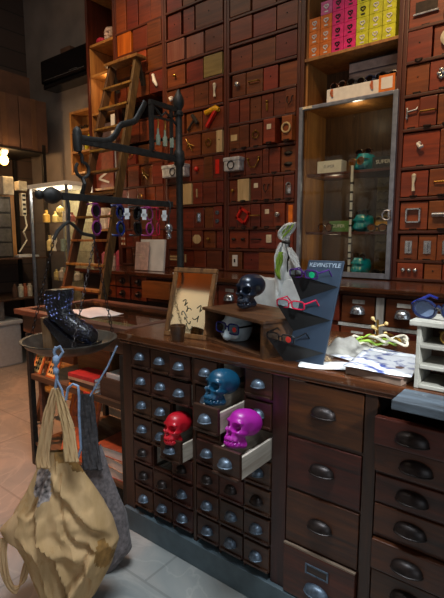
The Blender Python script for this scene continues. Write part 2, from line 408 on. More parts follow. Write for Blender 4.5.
WALL['B']=[
  (3.310,3.700,[(-2.91, -2.744), (-2.728, -2.598), (-2.583, -2.327)]),
  (3.100,3.285,[(-2.903, -2.755), (-2.724, -2.608), (-2.59, -2.316)]),
  (2.905,3.070,[(-2.901, -2.708), (-2.693, -2.512), (-2.491, -2.31)]),
  (2.710,2.870,[(-2.911, -2.711), (-2.695, -2.519), (-2.498, -2.313)]),
  (2.500,2.680,[(-2.924, -2.776), (-2.766, -2.619), (-2.61, -2.461), (-2.446, -2.313)]),
  (2.310,2.470,[(-2.933, -2.793), (-2.78, -2.716), (-2.7, -2.53), (-2.515, -2.304)]),
  (2.120,2.290,[(-2.937, -2.757), (-2.744, -2.538), (-2.523, -2.372), (-2.366, -2.309)]),
  (1.920,2.100,[(-2.943, -2.658), (-2.642, -2.515), (-2.503, -2.413), (-2.405, -2.298)]),
  (1.725,1.900,[(-2.947, -2.777), (-2.764, -2.634), (-2.625, -2.522), (-2.513, -2.376), (-2.367, -2.303)]),
  (1.525,1.700,[(-2.948, -2.787), (-2.774, -2.63), (-2.621, -2.517), (-2.505, -2.414), (-2.405, -2.32)]),
  (1.360,1.505,[(-2.949, -2.797), (-2.78, -2.651), (-2.639, -2.522), (-2.512, -2.391), (-2.379, -2.315)]),
  (1.190,1.340,[(-2.953, -2.82), (-2.806, -2.634), (-2.621, -2.489), (-2.476, -2.32)]),
]
WALL['C']=[
  (3.310,3.700,[(-2.254, -2.068), (-2.05, -1.859), (-1.842, -1.657)]),
  (3.090,3.280,[(-2.239, -2.055), (-2.044, -1.844), (-1.831, -1.646)]),
  (2.900,3.060,[(-2.234, -2.039), (-2.03, -1.838), (-1.826, -1.646)]),
  (2.700,2.865,[(-2.234, -2.046), (-2.037, -1.843), (-1.831, -1.646)]),
  (2.510,2.670,[(-2.214, -2.092), (-2.085, -1.942), (-1.935, -1.815), (-1.805, -1.648)]),
  (2.320,2.485,[(-2.262, -2.155), (-2.147, -2.061), (-2.053, -1.96), (-1.953, -1.853), (-1.846, -1.751), (-1.745, -1.65)]),
  (2.125,2.295,[(-2.262, -2.154), (-2.146, -2.059), (-2.052, -1.94), (-1.896, -1.799), (-1.795, -1.748), (-1.743, -1.651)]),
  (1.920,2.100,[(-2.261, -2.102), (-2.095, -1.943), (-1.932, -1.882), (-1.877, -1.786), (-1.779, -1.651)]),
  (1.725,1.895,[(-2.267, -2.163), (-2.155, -2.048), (-2.04, -1.942), (-1.936, -1.844), (-1.838, -1.754), (-1.749, -1.647)]),
  (1.525,1.700,[(-2.27, -2.165), (-2.158, -2.041), (-2.034, -1.948), (-1.943, -1.836), (-1.831, -1.736), (-1.729, -1.642)]),
  (1.360,1.505,[(-2.27, -2.065), (-2.053, -1.819), (-1.81, -1.637)]),
  (1.190,1.335,[(-2.259, -2.116), (-2.108, -1.962), (-1.955, -1.816), (-1.807, -1.634)]),
]
WALL['E']=[
  (2.870,3.060,[(-0.9, -0.62), (-0.6, -0.33)]),
  (2.670,2.850,[(-0.926, -0.727), (-0.57, -0.33)]),
  (2.485,2.655,[(-0.93, -0.781), (-0.773, -0.634), (-0.46, -0.33)]),
  (2.300,2.465,[(-0.923, -0.789), (-0.783, -0.634), (-0.5, -0.33)]),
  (2.100,2.270,[(-0.924, -0.833), (-0.827, -0.729), (-0.726, -0.623), (-0.5, -0.33)]),
  (1.875,2.075,[(-0.926, -0.708), (-0.702, -0.547), (-0.48, -0.33)]),
  (1.695,1.850,[(-0.92, -0.759), (-0.75, -0.604), (-0.56, -0.33)]),
  (1.495,1.665,[(-0.913, -0.752), (-0.743, -0.592), (-0.56, -0.33)]),
  (1.310,1.465,[(-0.906, -0.798), (-0.794, -0.691), (-0.686, -0.581), (-0.56, -0.33)]),
  (1.181,1.290,[(-0.911, -0.758), (-0.75, -0.65), (-0.647, -0.557), (-0.55, -0.33)]),
]
FY = 3.0
def arc(c, r, a0, a1, n=10, sx=1, sz=1):
    return [Vector((c[0] + sx * r * math.cos(a0 + (a1 - a0) * k / n), c[1], c[2] + sz * r * math.sin(a0 + (a1 - a0) * k / n))) for k in range(n + 1)]
def fitting(kind, d, x0, x1, z0, z1, y):
    """small fittings seen on the drawer fronts; each a sub-part of its drawer"""
    cx, cz, w, h = (x0 + x1) / 2, (z0 + z1) / 2, x1 - x0, z1 - z0
    if kind == 'knob': MB().lathe([(.0, 0), (.007, 0), (.006, .012), (.013, .018), (.013, .026), (.006, .031), (0, .031)], (cx, y, cz), 12, Matrix.Rotation(R(90), 3, 'X')).build('knob', 'brass', d, True)
    elif kind in ('silverknob', 'whiteknob'): MB().lathe([(.0, 0), (.012, 0), (.009, .014), (.02, .022), (.018, .034), (.008, .04), (0, .04)], (cx, y, cz), 12, Matrix.Rotation(R(90), 3, 'X')).build('knob', 'silver' if kind[0] == 's' else 'white', d, True)
    elif kind == 'bigwhite': MB().lathe([(0, 0), (.02, 0), (.03, .015), (.048, .022), (.048, .032), (.036, .04), (0, .042)], (cx + .02, y, cz), 20, Matrix.Rotation(R(90), 3, 'X')).build('knob', 'ivory', d, True)
    elif kind == 'ring':
        MB().tube(arc((cx, y - .01, cz), .026, 0, 2 * math.pi, 16)[:-1], .004, 6, True).build('ring_pull', 'brass', d, True)
        MB().ball((cx, y - .006, cz + .028), .008, 8).build('ring_post', 'brass', d, True)
    elif kind == 'goldring': MB().tube(arc((cx, y - .01, cz), .032, 0, 2 * math.pi, 16)[:-1], .007, 6, True).build('ring_pull', 'cream', d, True)
    elif kind == 'hook': MB().tube([(cx - .02, y, cz + .03), (cx - .02, y - .018, cz + .02), (cx - .017, y - .02, cz - .01), (cx, y - .02, cz - .03), (cx + .017, y - .02, cz - .01), (cx + .02, y - .018, cz + .02), (cx + .02, y, cz + .03)], .004, 6).build('wire_pull', 'darkpull', d, True)
    elif kind == 'rope': MB().tube([(cx - .05, y, cz + .025), (cx - .045, y - .012, cz + .005), (cx - .02, y - .015, cz - .035), (cx + .02, y - .015, cz - .035), (cx + .045, y - .012, cz + .005), (cx + .05, y, cz + .03)], .005, 6).ball((cx - .05, y - .006, cz + .028), .011, 8).ball((cx + .05, y - .006, cz + .032), .011, 8).build('rope_pull', 'brass', d, True)
    elif kind == 'bar': MB().box(cx - .004, cx + .004, y - .016, y, cz - .035, cz + .035, .003).build('bar_pull', 'cream', d)
    elif kind == 'hbar': MB().tube([(cx - .045, y, cz), (cx - .04, y - .018, cz), (cx + .04, y - .018, cz), (cx + .045, y, cz)], .005, 8).build('bar_pull', 'brass', d, True)
    elif kind == 'thickbar': MB().tube([(cx - .05, y - .02, cz), (cx + .05, y - .02, cz)], .016, 12).box(cx - .035, cx - .025, y - .02, y, cz - .008, cz + .008).box(cx + .025, cx + .035, y - .02, y, cz - .008, cz + .008).build('roller_pull', 'silver', d, True)
    elif kind == 'plate': MB().box(cx - .022, cx + .022, y - .006, y, cz - .04, cz + .04, .002).box(cx - .004, cx + .004, y - .018, y - .006, cz - .03, cz + .03).build('lock_plate', 'silver', d)
    elif kind == 'lock': MB().box(cx - .022, cx + .022, y - .012, y, cz - .05, cz + .01, .004).tube(arc((cx, y - .007, cz + .012), .017, 0, math.pi, 8), .005, 6).build('padlock', 'silver', d, True)
    elif kind == 'switch':
        f = MB().box(cx - .025, cx + .025, y - .008, y, cz - .045, cz + .045, .003).build('switch_plate', 'white', d)
        MB().box(cx - .006, cx + .006, y - .014, y - .008, cz - .014, cz + .014).build('toggle', 'darkpull', d)
    elif kind == 'whitelabel': MB().box(cx - .018, cx + .018, y - .003, y, cz + .01, cz + .045).build('label_card', 'ivory', d)
    elif kind == 'label': MB().box(cx - .03, cx + .03, y - .003, y, cz - .02, cz + .025).build('label_card', 'cream', d)
    elif kind == 'strips': MB().box(cx - .045, cx + .045, y - .003, y, cz + .005, cz + .02).box(cx - .045, cx + .045, y - .003, y, cz - .02, cz - .006).build('label_card', 'cream', d)
    elif kind == 'plaque': MB().poly([(cx + .048 * math.cos(R(22.5 + 45 * k)), y, cz + .04 * math.sin(R(22.5 + 45 * k))) for k in range(8)], (0, -.006, 0)).build('plaque', 'cream', d)
    elif kind == 'redframe':
        q = .05
        m = MB(Matrix.Translation((cx, y - .012, cz)) @ Matrix.Rotation(R(32), 4, 'Y'))
        for (a, b, c, e) in ((-q, q, q - .016, q), (-q, q, -q, -q + .016), (-q, -q + .016, -q, q), (q - .016, q, -q, q)): m.box(a, b, -.012, .012, c, e)
        m.build('square_pull', 'reds', d)
    elif kind == 'silverframe':
        q = .045; m = MB(Matrix.Translation((cx, y - .012, cz)))
        for (a, b, c, e) in ((-q, q, q - .012, q), (-q, q, -q, -q + .012), (-q, -q + .012, -q, q), (q - .012, q, -q, q)): m.box(a, b, -.012, .012, c, e, .003)
        m.build('square_pull', 'silver', d)
    elif kind == 'redknob': MB().ball((cx - .005, y - .015, cz), (.02, .02, .022), 12).build('knob', 'reds', d, True)
    elif kind == 'redlabel': MB().box(cx - .025, cx + .012, y - .004, y, cz - .055, cz + .055).build('label_card', 'reds', d)
    elif kind == 'orangelabel': MB().box(x0 + .02, x1 - .012, y - .004, y, z0 + .02, z1 - .02).build('label_card', 'orange', d)
    elif kind == 'tin':
        t = MB().box(x0 - .01, x1 - .005, y - .07, y, cz - .055, cz + .045, .012).build('tin_box', 'tin', d)
        MB().box(x0 - .014, x1 - .001, y - .075, y, cz + .02, cz + .05, .008).build('tin_lid', 'tin', d)
        MB().tube(arc((cx - .01, y - .075, cz - .01), .03, 0, 2 * math.pi, 14)[:-1], .004, 6, True, 1).build('tin_ring', 'darkpull', d, True)
    elif kind == 'pliers': MB().tube([(cx - .045, y - .012, cz + .06), (cx - .01, y - .014, cz + .01), (cx + .03, y - .012, cz - .05)], [.004, .009, .003], 8).tube([(cx - .01, y - .016, cz + .01), (cx + .045, y - .012, cz - .01)], [.008, .003], 8).tube([(cx - .01, y - .016, cz + .01), (cx - .045, y - .012, cz - .03)], [.008, .004], 8).build('plier_pull', 'brass', d, True)
    elif kind == 'hammer': MB().tube([(cx - .06, y - .015, cz - .06), (cx + .02, y - .02, cz + .02)], .009, 8).beam((cx - .005, y - .022, cz + .055), (cx + .055, y - .022, cz - .02), .026, .026, (0, 1, 0), .005).build('hammer_pull', 'iron', d, True)
    elif kind == 'toygun':
        MB().tube([(cx - .06, y - .02, cz + .045), (cx + .045, y - .02, cz + .065), (cx + .075, y - .02, cz + .05)], [.02, .024, .016], 10).build('toy_barrel', plain('yellow_plastic', '#d8a010', .35), d, True)
        MB().beam((cx + .05, y - .02, cz + .06), (cx - .05, y - .02, cz - .065), .024, .03, (0, 1, 0), .006).build('toy_grip', 'reds', d)
    elif kind == 'handlewhite': MB().tube([(cx - .02, y - .01, cz + .05), (cx + .005, y - .025, cz), (cx + .025, y - .012, cz - .045)], [.012, .018, .01], 10).ball((cx - .02, y - .012, cz + .05), .016, 10).build('shell_pull', 'white', d, True)
    elif kind == 'whitehook': MB().tube([(cx - .01, y, cz + .035), (cx - .01, y - .03, cz + .025), (cx + .005, y - .035, cz + .005), (cx + .02, y - .03, cz + .012)], [.012, .011, .012, .009], 8).build('hook_pull', 'white', d, True)
    elif kind == 'figure': MB().tube([(cx, y - .012, cz + .04), (cx - .002, y - .014, cz), (cx, y - .012, cz - .045)], [.014, .007, .011], 8).ball((cx, y - .014, cz + .045), .014, 8).build('figure_pull', 'ivory', d, True)
    elif kind == 'flower':
        m = MB()
        for k in range(6): m.ball((cx + .022 * math.cos(k * 1.047), y - .012, cz + .022 * math.sin(k * 1.047)), (.014, .01, .014), 8)
        m.ball((cx, y - .02, cz), .013, 8).build('flower_knob', 'silver', d, True)
    elif kind == 'bracket': MB().box(cx - .03, cx - .018, y - .02, y, cz - .03, cz + .035, .003).tube([(cx - .02, y - .018, cz + .01), (cx + .03, y - .02, cz + .016), (cx + .035, y - .012, cz + .03)], .006, 8).build('latch_pull', 'silver', d, True)
    elif kind == 'threeknobs':
        for k in (-1, 0, 1): MB().ball((cx + k * .036, y - .014, cz + .01), (.015, .016, .015), 10).build('knob', 'silver', d, True)
    elif kind == 'tworings':
        for k in (-1, 1): MB().lathe([(.0, 0), (.017, 0), (.017, .01), (.009, .012), (.009, .004), (0, .004)], (cx, y, cz + k * .034), 12, Matrix.Rotation(R(90), 3, 'X')).build('ring_pull', 'pewter', d, True)
    elif kind == 'twocups':
        for k in (-1, 1): MB().lathe([(0, 0), (.03, 0), (.022, .014), (.006, .022), (0, .022)], (cx, y, cz + k * .038), 12, Matrix.Rotation(R(90), 3, 'X') @ Matrix.Diagonal((1.2, .55, 1))).build('cup_pull', 'iron', d, True)
    elif kind == 'twoknobs':
        for k in (-1, 1): MB().ball((cx + k * .045, y - .01, cz), (.02, .014, .012), 10).build('knob', 'darkpull', d, True)
    elif kind == 'barplate':
        MB().tube([(cx - .1, y, cz), (cx - .09, y - .015, cz), (cx - .02, y - .015, cz), (cx - .01, y, cz)], .005, 8).build('bar_pull', 'darkpull', d, True)
        MB().box(cx + .04, cx + .085, y - .008, y, cz - .025, cz + .035, .002).build('lock_plate', 'ivory', d)
    elif kind == 'pendant': MB().box(cx - .008, cx + .008, y - .01, y, cz - .035, cz + .02, .004).ball((cx, y - .008, cz + .028), .011, 8).build('drop_pull', 'brass', d, True)
    elif kind == 'dots':
        m = MB()
        for k in (-1, 1):
            for q in (-1, 0, 1): m.box(cx + k * .018 - .009, cx + k * .018 + .009, y - .004, y, cz + q * .05 - .01, cz + q * .05 + .01)
        m.build('label_card', 'ivory', d)
    elif kind == 'brasspair':
        for k in (-1, 1): MB().ball((cx + k * .09, y - .012, cz + k * .02), (.012, .012, .026), 8).build('knob', 'brass', d, True)
    elif kind == 'handplate':
        MB().box(cx - .06, cx + .06, y - .005, y, cz - .015, cz + .045).build('label_plate', 'darkpull', d)
        MB().box(cx - .07, cx + .07, y - .018, y, cz - .03, cz - .02, .003).build('bar_pull', 'silver', d)
    elif kind == 'nail': MB().ball((cx, y, cz + .01), .005, 8).build('nail_head', 'darkpull', d, True)
FIT = {('A',3,3):'handlewhite', ('A',5,2):'pliers', ('A',8,0):'dots', ('A',6,2):'ring', ('A',4,1):'ring', ('A',2,1):'knob',
 ('B',0,2):'brasspair', ('B',4,0):'whitehook', ('B',4,3):'figure', ('B',5,2):'hammer', ('B',5,3):'toygun', ('B',6,1):'pliers', ('B',6,2):'ring', ('B',7,0):'tin', ('B',7,1):'redknob', ('B',7,3):'redlabel',
 ('B',8,2):'bar', ('B',9,2):'plate', ('B',9,3):'nail', ('B',9,4):'tworings', ('B',10,2):'plaque', ('B',10,3):'knob', ('B',11,0):'strips', ('B',11,1):'bar', ('B',1,0):'nail', ('B',2,2):'nail', ('B',3,0):'knob',
 ('C',4,0):'silverknob', ('C',4,1):'hbar', ('C',4,2):'nail', ('C',5,3):'pendant', ('C',5,5):'hook', ('C',6,0):'label', ('C',6,2):'ring', ('C',6,3):'whitelabel', ('C',6,5):'goldring', ('C',7,0):'tin', ('C',7,1):'rope', ('C',7,4):'twocups',
 ('C',8,0):'knob', ('C',8,2):'whitelabel', ('C',8,3):'hook', ('C',8,5):'lock', ('C',9,1):'redframe', ('C',9,2):'hbar', ('C',9,3):'whitelabel', ('C',9,4):'silverknob', ('C',9,5):'orangelabel', ('C',10,0):'twoknobs', ('C',10,1):'barplate', ('C',11,0):'switch', ('C',11,1):'nail', ('C',3,0):'nail',
 ('E',1,0):'handplate', ('E',2,0):'nail', ('E',2,1):'bigwhite', ('E',3,0):'nail', ('E',3,1):'flower', ('E',4,0):'bracket', ('E',4,1):'hbar', ('E',5,0):'whitehook', ('E',5,1):'knob', ('E',6,0):'figure', ('E',6,1):'hbar', ('E',7,0):'silverframe', ('E',7,1):'thickbar', ('E',8,0):'plate', ('E',8,1):'plate', ('E',8,2):'plate', ('E',9,0):'threeknobs', ('E',9,1):'nail'}
FRONT = {('A',1,0):'drawerorange', ('B',2,0):'drawerpale', ('B',2,1):'drawerpale', ('B',3,2):'drawertan', ('B',6,3):'cream', ('B',8,1):'cream', ('C',6,4):'cream', ('C',8,1):'cream', ('C',4,3):'drawerlight'}
PROUD = {('C',6,3):.06, ('C',6,4):.06, ('C',6,5):.06, ('B',8,1):.02, ('C',8,1):.02, ('B',6,3):.02}
LAB = {'A': 'tall wall cabinet of old red-brown drawers behind the wooden ladder', 'B': 'tall wall cabinet of old drawers with toy gun pull, right of the ladder',
       'C': 'darkest tall wall cabinet of old drawers, left of the glass display case', 'E': 'tall wall cabinet of orange-brown drawers right of the glass display case'}
for ci, k in ((0, 'A'), (1, 'B'), (2, 'C'), (4, 'E')):
    x0, x1 = WX[ci], WX[ci+1]; rows = WALL[k]
    cab = thing('drawer_cabinet', LAB[k], 'cabinet', ((x0+x1)/2, 3.15, 1.176), 'wall of drawer cabinets')
    # carcass
    MB().box(x0+.002, x1-.002, 3.30, 3.335, 1.176, 3.95).box(x0+.002, x0+.02, 3.03, 3.30, 1.176, 3.95).box(x1-.02, x1-.002, 3.03, 3.30, 1.176, 3.95).build('carcass', 'inside', cab)
    m = MB()
    for sx in (x0, x1): m.box(sx + (.001 if sx == x0 else -.026), sx + (.026 if sx == x0 else -.001), 2.982, 3.03, 1.176, 3.95, .004)
    m.build('stile', 'framez', cab)
    m = MB(); zs = [1.178] + [r[1] + .0 for r in rows[::-1]]
    edges = sorted([(rows[i][0] + rows[i+1][1]) / 2 for i in range(len(rows)-1)])
    edges = [max(1.1865, rows[-1][0] - .011)] + edges + [rows[0][1] + .012]
    if k == 'A': edges = [e for e in edges] + [2.497]
    for e in edges: m.box(x0+.026, x1-.026, 2.974 if k != 'A' else 2.98, 3.03, e - .0095, e + .0095, .004)
    m.build('shelf_rail', 'frame', cab)
    rr = [(r, i) for i, r in enumerate(rows)]
    if k == 'A': rr.append(((2.31, 2.485, [(-3.55, -3.42), (-3.41, -3.27), (-3.26, -3.12), (-3.11, -2.98)]), 20))
    for (z0, z1, dl), ri in rr:
        for di, (a, b) in enumerate(dl):
            a = max(a, x0 + .028); b = min(b, x1 - .028)
            if b - a < .03: continue
            if k == 'E' and di + 1 < len(dl): b = min(b, dl[di+1][0] - .006)
            if b - a < .05: continue
            py = PROUD.get((k, ri, di), random.uniform(-.004, .014))
            yf = FY - .012 - py
            mt = FRONT.get((k, ri, di)) or ('drawerlight' if (k == 'E' or (k == 'A' and random.random() < .2) or (k == 'C' and ri >= 4 and random.random() < .25)) else 'drawer')
            mm = MB().box(a, b, yf, yf + .022 + max(0, py), z0, z1 - .002, .0035)
            mm.box(a+.006, b-.006, yf + .02 + max(0, py), 3.28, z0 + .006, z1 - .02)
            d = mm.build('drawer', mt, cab)
            kd = FIT.get((k, ri, di))
            if kd: fitting(kd, d, a, b, z0, z1, yf)
            elif random.random() < .3: fitting('nail', d, a, b, z0, z1, yf)
            if (k == 'E' or (k == 'C' and ri >= 6)) and b - a > .08 and z0 > 1.2:
                cx = (a + b) / 2
                MB().tube(arc((cx, yf - .008, z0 + .002), .018, math.pi, 2 * math.pi, 6, 1, .7), .004, 6).box(cx - .022, cx + .022, yf - .006, yf, z0, z0 + .008).build('pull_tab', 'darkpull', d, True)

# ---------------------------------------------- open shelf column on the far left of the drawers
x0, x1 = -4.02, -3.59
sh = thing('open_shelf_unit', 'tall narrow open wooden shelving left of the drawer cabinets, painted skull on a shelf', 'shelf', (-3.8, 3.15, 0))
MB().box(x0, x0+.03, 2.985, 3.33, 0, 4.1, .004).box(x1-.025, x1, 2.985, 3.33, 1.176, 4.1, .004).box(x1-.025, x1, 3.335-.3, 3.33, 0, 1.176).build('side_panel', 'framez', sh)
MB().box(x0+.03, x1-.025, 3.315, 3.33, 0, 4.1).build('back_panel', 'niche', sh)
MB().box(x0+.03, x0+.04, 3.005, 3.315, 2.375, 3.285).build('left_lining', 'niche', sh)  # pale lining added so this stretch of the side looks warmly lit
for z in (.12, .6, 1.07, 1.52, 1.93, 2.36, 2.66, 3.02, 3.30, 3.75): MB().box(x0+.041, x1-.025, 3.0, 3.315, z-.012, z+.012, .003).build('shelf_board', 'niche', sh)
# ---------------------------------------------- shelving bay with the glass case
x0, x1 = -1.634, -.946
by = thing('display_shelving', 'wooden shelving bay holding bright boxes above and a glass-fronted case below', 'shelving', (-1.29, 3.15, 1.176))
MB().box(x0, x0+.03, 2.982, 3.33, 1.176, 3.95, .004).box(x1-.03, x1, 2.982, 3.33, 1.176, 3.95, .004).build('side_panel', 'framez', by)
MB().box(x0+.03, x0+.045, 3.01, 3.31, 1.176, 3.95).build('left_lining', 'niche', by)
MB().box(x0+.03, x1-.03, 3.31, 3.33, 1.176, 3.95).build('back_panel', 'nichebrown', by)
MB().box(x0+.03, x1-.03, 2.985, 3.31, 2.635, 2.655, .003).build('shelf_board', 'niche', by)
MB().box(x0+.03, x1-.03, 2.99, 3.31, 2.325, 2.345, .003).build('shelf_board', 'niche', by)
MB().box(x0+.03, x1-.03, 2.99, 3.31, 3.28, 3.30, .003).build('shelf_board', 'niche', by)
for z in (1.883, 1.478): MB().box(x0+.045, x1-.03, 3.03, 3.31, z-.011, z+.008, .003).build('shelf_board', 'frame', by)
MB().box(x0+.045, x1-.03, 3.0, 3.31, 1.177, 1.19, .002).build('bottom_board', 'niche', by)
dm = MB(); a, b, c, e = x0+.012, x1-.004, 1.182, 2.335
for (p, q, r, s) in ((a, a+.026, c, e), (b-.03, b, c, e), (a+.026, b-.03, e-.022, e), (a+.026, b-.03, c, c+.035)): dm.box(p, q, 2.955, 2.98, r, s, .003)
dr = dm.build('case_door', 'casemetal', by)
MB().box(a+.02, b-.024, 2.966, 2.970, c+.03, e-.018).build('door_glass', 'caseglass', dr)
MB().box(b-.026, b-.008, 2.94, 2.955, 1.56, 1.62, .003).tube(arc((b-.03, 2.94, 1.585), .03, R(60), R(330), 10), .006, 8).build('door_latch', 'silver', dr, True)
MB().box(a+.03, a+.1, 2.949, 2.9545, e-.018, e-.002).build('label_card', 'ivory', dr)

# colour boxes
cw, ch = .0835, .083
logo_cols = {'orange': 'white', 'pinkred': 'black', 'yellow': 'white', 'pink': 'paper'}
ROWW = ['bottom row', 'second row up', 'third row up', 'top row']
COLW = ['first', 'second', 'third', 'fourth', 'fifth', 'sixth', 'seventh']
CN = {'orange': 'orange', 'pinkred': 'magenta', 'yellow': 'lime-yellow', 'pink': 'pale pink'}
for r in range(4):
    for c in range(7):
        kind = ('orange', 'orange', 'pinkred', 'pinkred', 'yellow', 'yellow', 'yellow')[c]
        if r == 3:
            if c == 0: continue
            kind = ('', 'pink', 'pinkred', 'pinkred', 'yellow', 'yellow', 'yellow')[c]
        lc = 'black' if (kind == 'pinkred' or (kind == 'yellow' and r >= 2 and c == 4)) else logo_cols[kind]
        bx0 = x0 + .05 + c * cw; bz0 = 2.6565 + r * (ch + .0012)
        t = thing('gift_box', f"small {CN[kind]} box with {'dark' if lc == 'black' else 'white'} heart emblem, {ROWW[r]} of the stack, {COLW[c]} from left", 'box', (bx0 + cw/2, 3.04, bz0), 'bright boxes on the top shelf')
        MB().box(bx0 + .0015, bx0 + cw - .0015, 3.0, 3.085, bz0, bz0 + ch, .002).build('carton', kind, t)
        cx, cz = bx0 + cw/2, bz0 + ch * .58
        pts = []
        for i in range(20):
            q = 2 * math.pi * i / 20
            pts.append((cx + .0145 * 16 * math.sin(q) ** 3 / 16, 2.9985, cz + .0145 * (13 * math.cos(q) - 5 * math.cos(2*q) - 2 * math.cos(3*q) - math.cos(4*q)) / 16))
        MB().tube(pts, .0042, 6, True).box(cx - .013, cx + .013, 2.9975, 2.9995, bz0 + .012, bz0 + .021).build('heart_emblem', lc, t)
# niche: photo board, white tray with sunglasses, small card
ph = thing('photo_board', 'framed dark photograph of sunglasses standing in the niche above the glass case', 'picture', (-1.13, 3.15, 2.346), None)
MB().box(-1.335, -.985, 3.12, 3.14, 2.347, 2.60).build('print', wood('photo_print', '#08080c', '#6a6470', .3, 'x', 1.4, .02, .3), ph)
MB().box(-1.335, -.985, 3.115, 3.12, 2.545, 2.60).build('print_border', plain('pale_photo_border', '#b8a298', .5), ph)
MB().box(-.985, -.97, 3.11, 3.145, 2.347, 2.605).box(-1.335, -.985, 3.11, 3.145, 2.60, 2.61).build('frame', 'black', ph)
tr = tag(MB().box(-1.44, -.985, 3.0, 3.1, 2.347, 2.43, .004).build('display_tray', 'white'), 'long white box under the row of sunglasses above the glass case', 'box')
pc = thing('picture_card', 'small orange and yellow card leaning on the white box above the case', 'card', (-1.03, 2.995, 2.346))
MB().box(-1.085, -.985, 2.992, 2.998, 2.347, 2.445).build('border', 'orange', pc)
MB().box(-1.07, -1.0, 2.990, 2.992, 2.362, 2.43).build('centre_panel', 'paper', pc)
# ================================================================== sculpted shapes
def ell(P, c, r):
    q = (P - np.array(c)) / np.array(r); k = np.linalg.norm(q, axis=1)
    return (k - 1) * min(r) if True else k
def smin(a, b, k):
    h = np.clip(.5 + .5 * (b - a) / k, 0, 1); return b * (1 - h) + a * h - k * h * (1 - h)
def smax(a, b, k): return -smin(-a, -b, k)
def sub(a, b, k): return smax(a, -b, k)
def shrink(fn, c=(0, 0, 0), sub_div=5, rmax=1.2, name='sculpt'):
    """surface of a solid fn<0 found from outside along rays to c"""
    bm = bmesh.new(); bmesh.ops.create_icosphere(bm, subdivisions=sub_div, radius=1)
    D = np.array([v.co[:] for v in bm.verts]); D /= np.linalg.norm(D, axis=1)[:, None]
    c = np.array(c); t = np.full(len(D), rmax)
    for _ in range(90): t = np.maximum(t - np.maximum(fn(c + D * t[:, None]), 0) * .55, .02)
    P = c + D * t[:, None]
    for v, p in zip(bm.verts, P): v.co = p
    me = bpy.data.meshes.new(name); bm.to_mesh(me); bm.free(); return me
def skull_sdf(P):
    X = P.copy(); X[:, 0] = np.abs(X[:, 0])
    d = ell(X, (0, .09, .13), (.335, .42, .325))
    d = smin(d, ell(X, (0, -.12, .16), (.27, .28, .25)), .1)
    d = smin(d, ell(X, (0, -.2, -.06), (.265, .235, .30)), .07)
    d = smin(d, ell(X, (0, -.24, -.31), (.21, .25, .17)), .06)
    d = smin(d, ell(X, (0, -.28, -.43), (.17, .17, .08)), .05)
    d = smin(d, ell(X, (.18, -.08, -.37), (.06, .22, .08)), .05)
    d = smin(d, ell(X, (.215, -.20, -.11), (.06, .17, .05)), .05)
    d = smin(d, ell(X, (.125, -.33, .12), (.13, .06, .045)), .06)
    d = smin(d, ell(X, (0, -.44, -.08), (.035, .05, .07)), .03)
    d = sub(d, ell(X, (.135, -.43, .0), (.105, .25, .1)), .02)
    d = sub(d, ell(X, (.028, -.5, -.175), (.05, .17, .075)), .015)
    d = sub(d, ell(X, (.42, -.12, .03), (.12, .18, .17)), .05)
    d = sub(d, ell(X, (.30, -.16, -.27), (.11, .17, .10)), .03)
    d = sub(d, ell(X, (0, .25, -.40), (.3, .28, .19)), .06)
    g = np.exp(-((X[:, 2] + .335) / .013) ** 2) * .03
    g += np.exp(-((X[:, 2] + .335) / .06) ** 4) * .016 * (np.cos(X[:, 0] * 2 * math.pi / .06) < -.3)
    return d + g * (X[:, 1] < -.15)
SKULL = shrink(skull_sdf, (0, -.03, -.05), 6, .95, 'skull')
def head_sdf(P):     # cut-off half head that carries glasses: brow to under the nose
    X = P.copy(); X[:, 0] = np.abs(X[:, 0])
    d = ell(X, (0, .05, .05), (.36, .46, .62))
    d = smin(d, ell(X, (0, -.40, -.17), (.085, .13, .2)), .07)
    d = smin(d, ell(X, (0, -.43, -.24), (.11, .12, .1)), .05)
    d = smin(d, ell(X, (.13, -.30, .16), (.17, .08, .06)), .09)
    d = sub(d, ell(X, (.16, -.5, .02), (.11, .16, .08)), .07)
    d = smin(d, ell(X, (.17, -.3, -.2), (.12, .1, .12)), .08)
    d = smax(d, X[:, 2] - .42 + .12 * X[:, 1], .03); d = smax(d, -X[:, 2] - .42, .03)
    return d
HEAD = shrink(head_sdf, (0, -.03, 0), 5, 1.0, 'half_head')
def facing(loc, ang, s, tilt=0, roll=0):
    """ang: compass of the face, 0 = towards -Y (customer side), positive turns it to the left (-X)"""
    return Matrix.Translation(loc) @ Matrix.Rotation(-ang, 4, 'Z') @ Matrix.Rotation(tilt, 4, 'X') @ Matrix.Rotation(roll, 4, 'Y') @ Matrix.Diagonal((s, s, s, 1))
def skull(loc, ang, s, mat, label, tilt=0, roll=0, grp=None):
    o = MB(facing(loc, ang, s, tilt, roll)).mesh(SKULL).build('skull_ornament', mat, None, True)
    return tag(o, label, 'skull', grp)

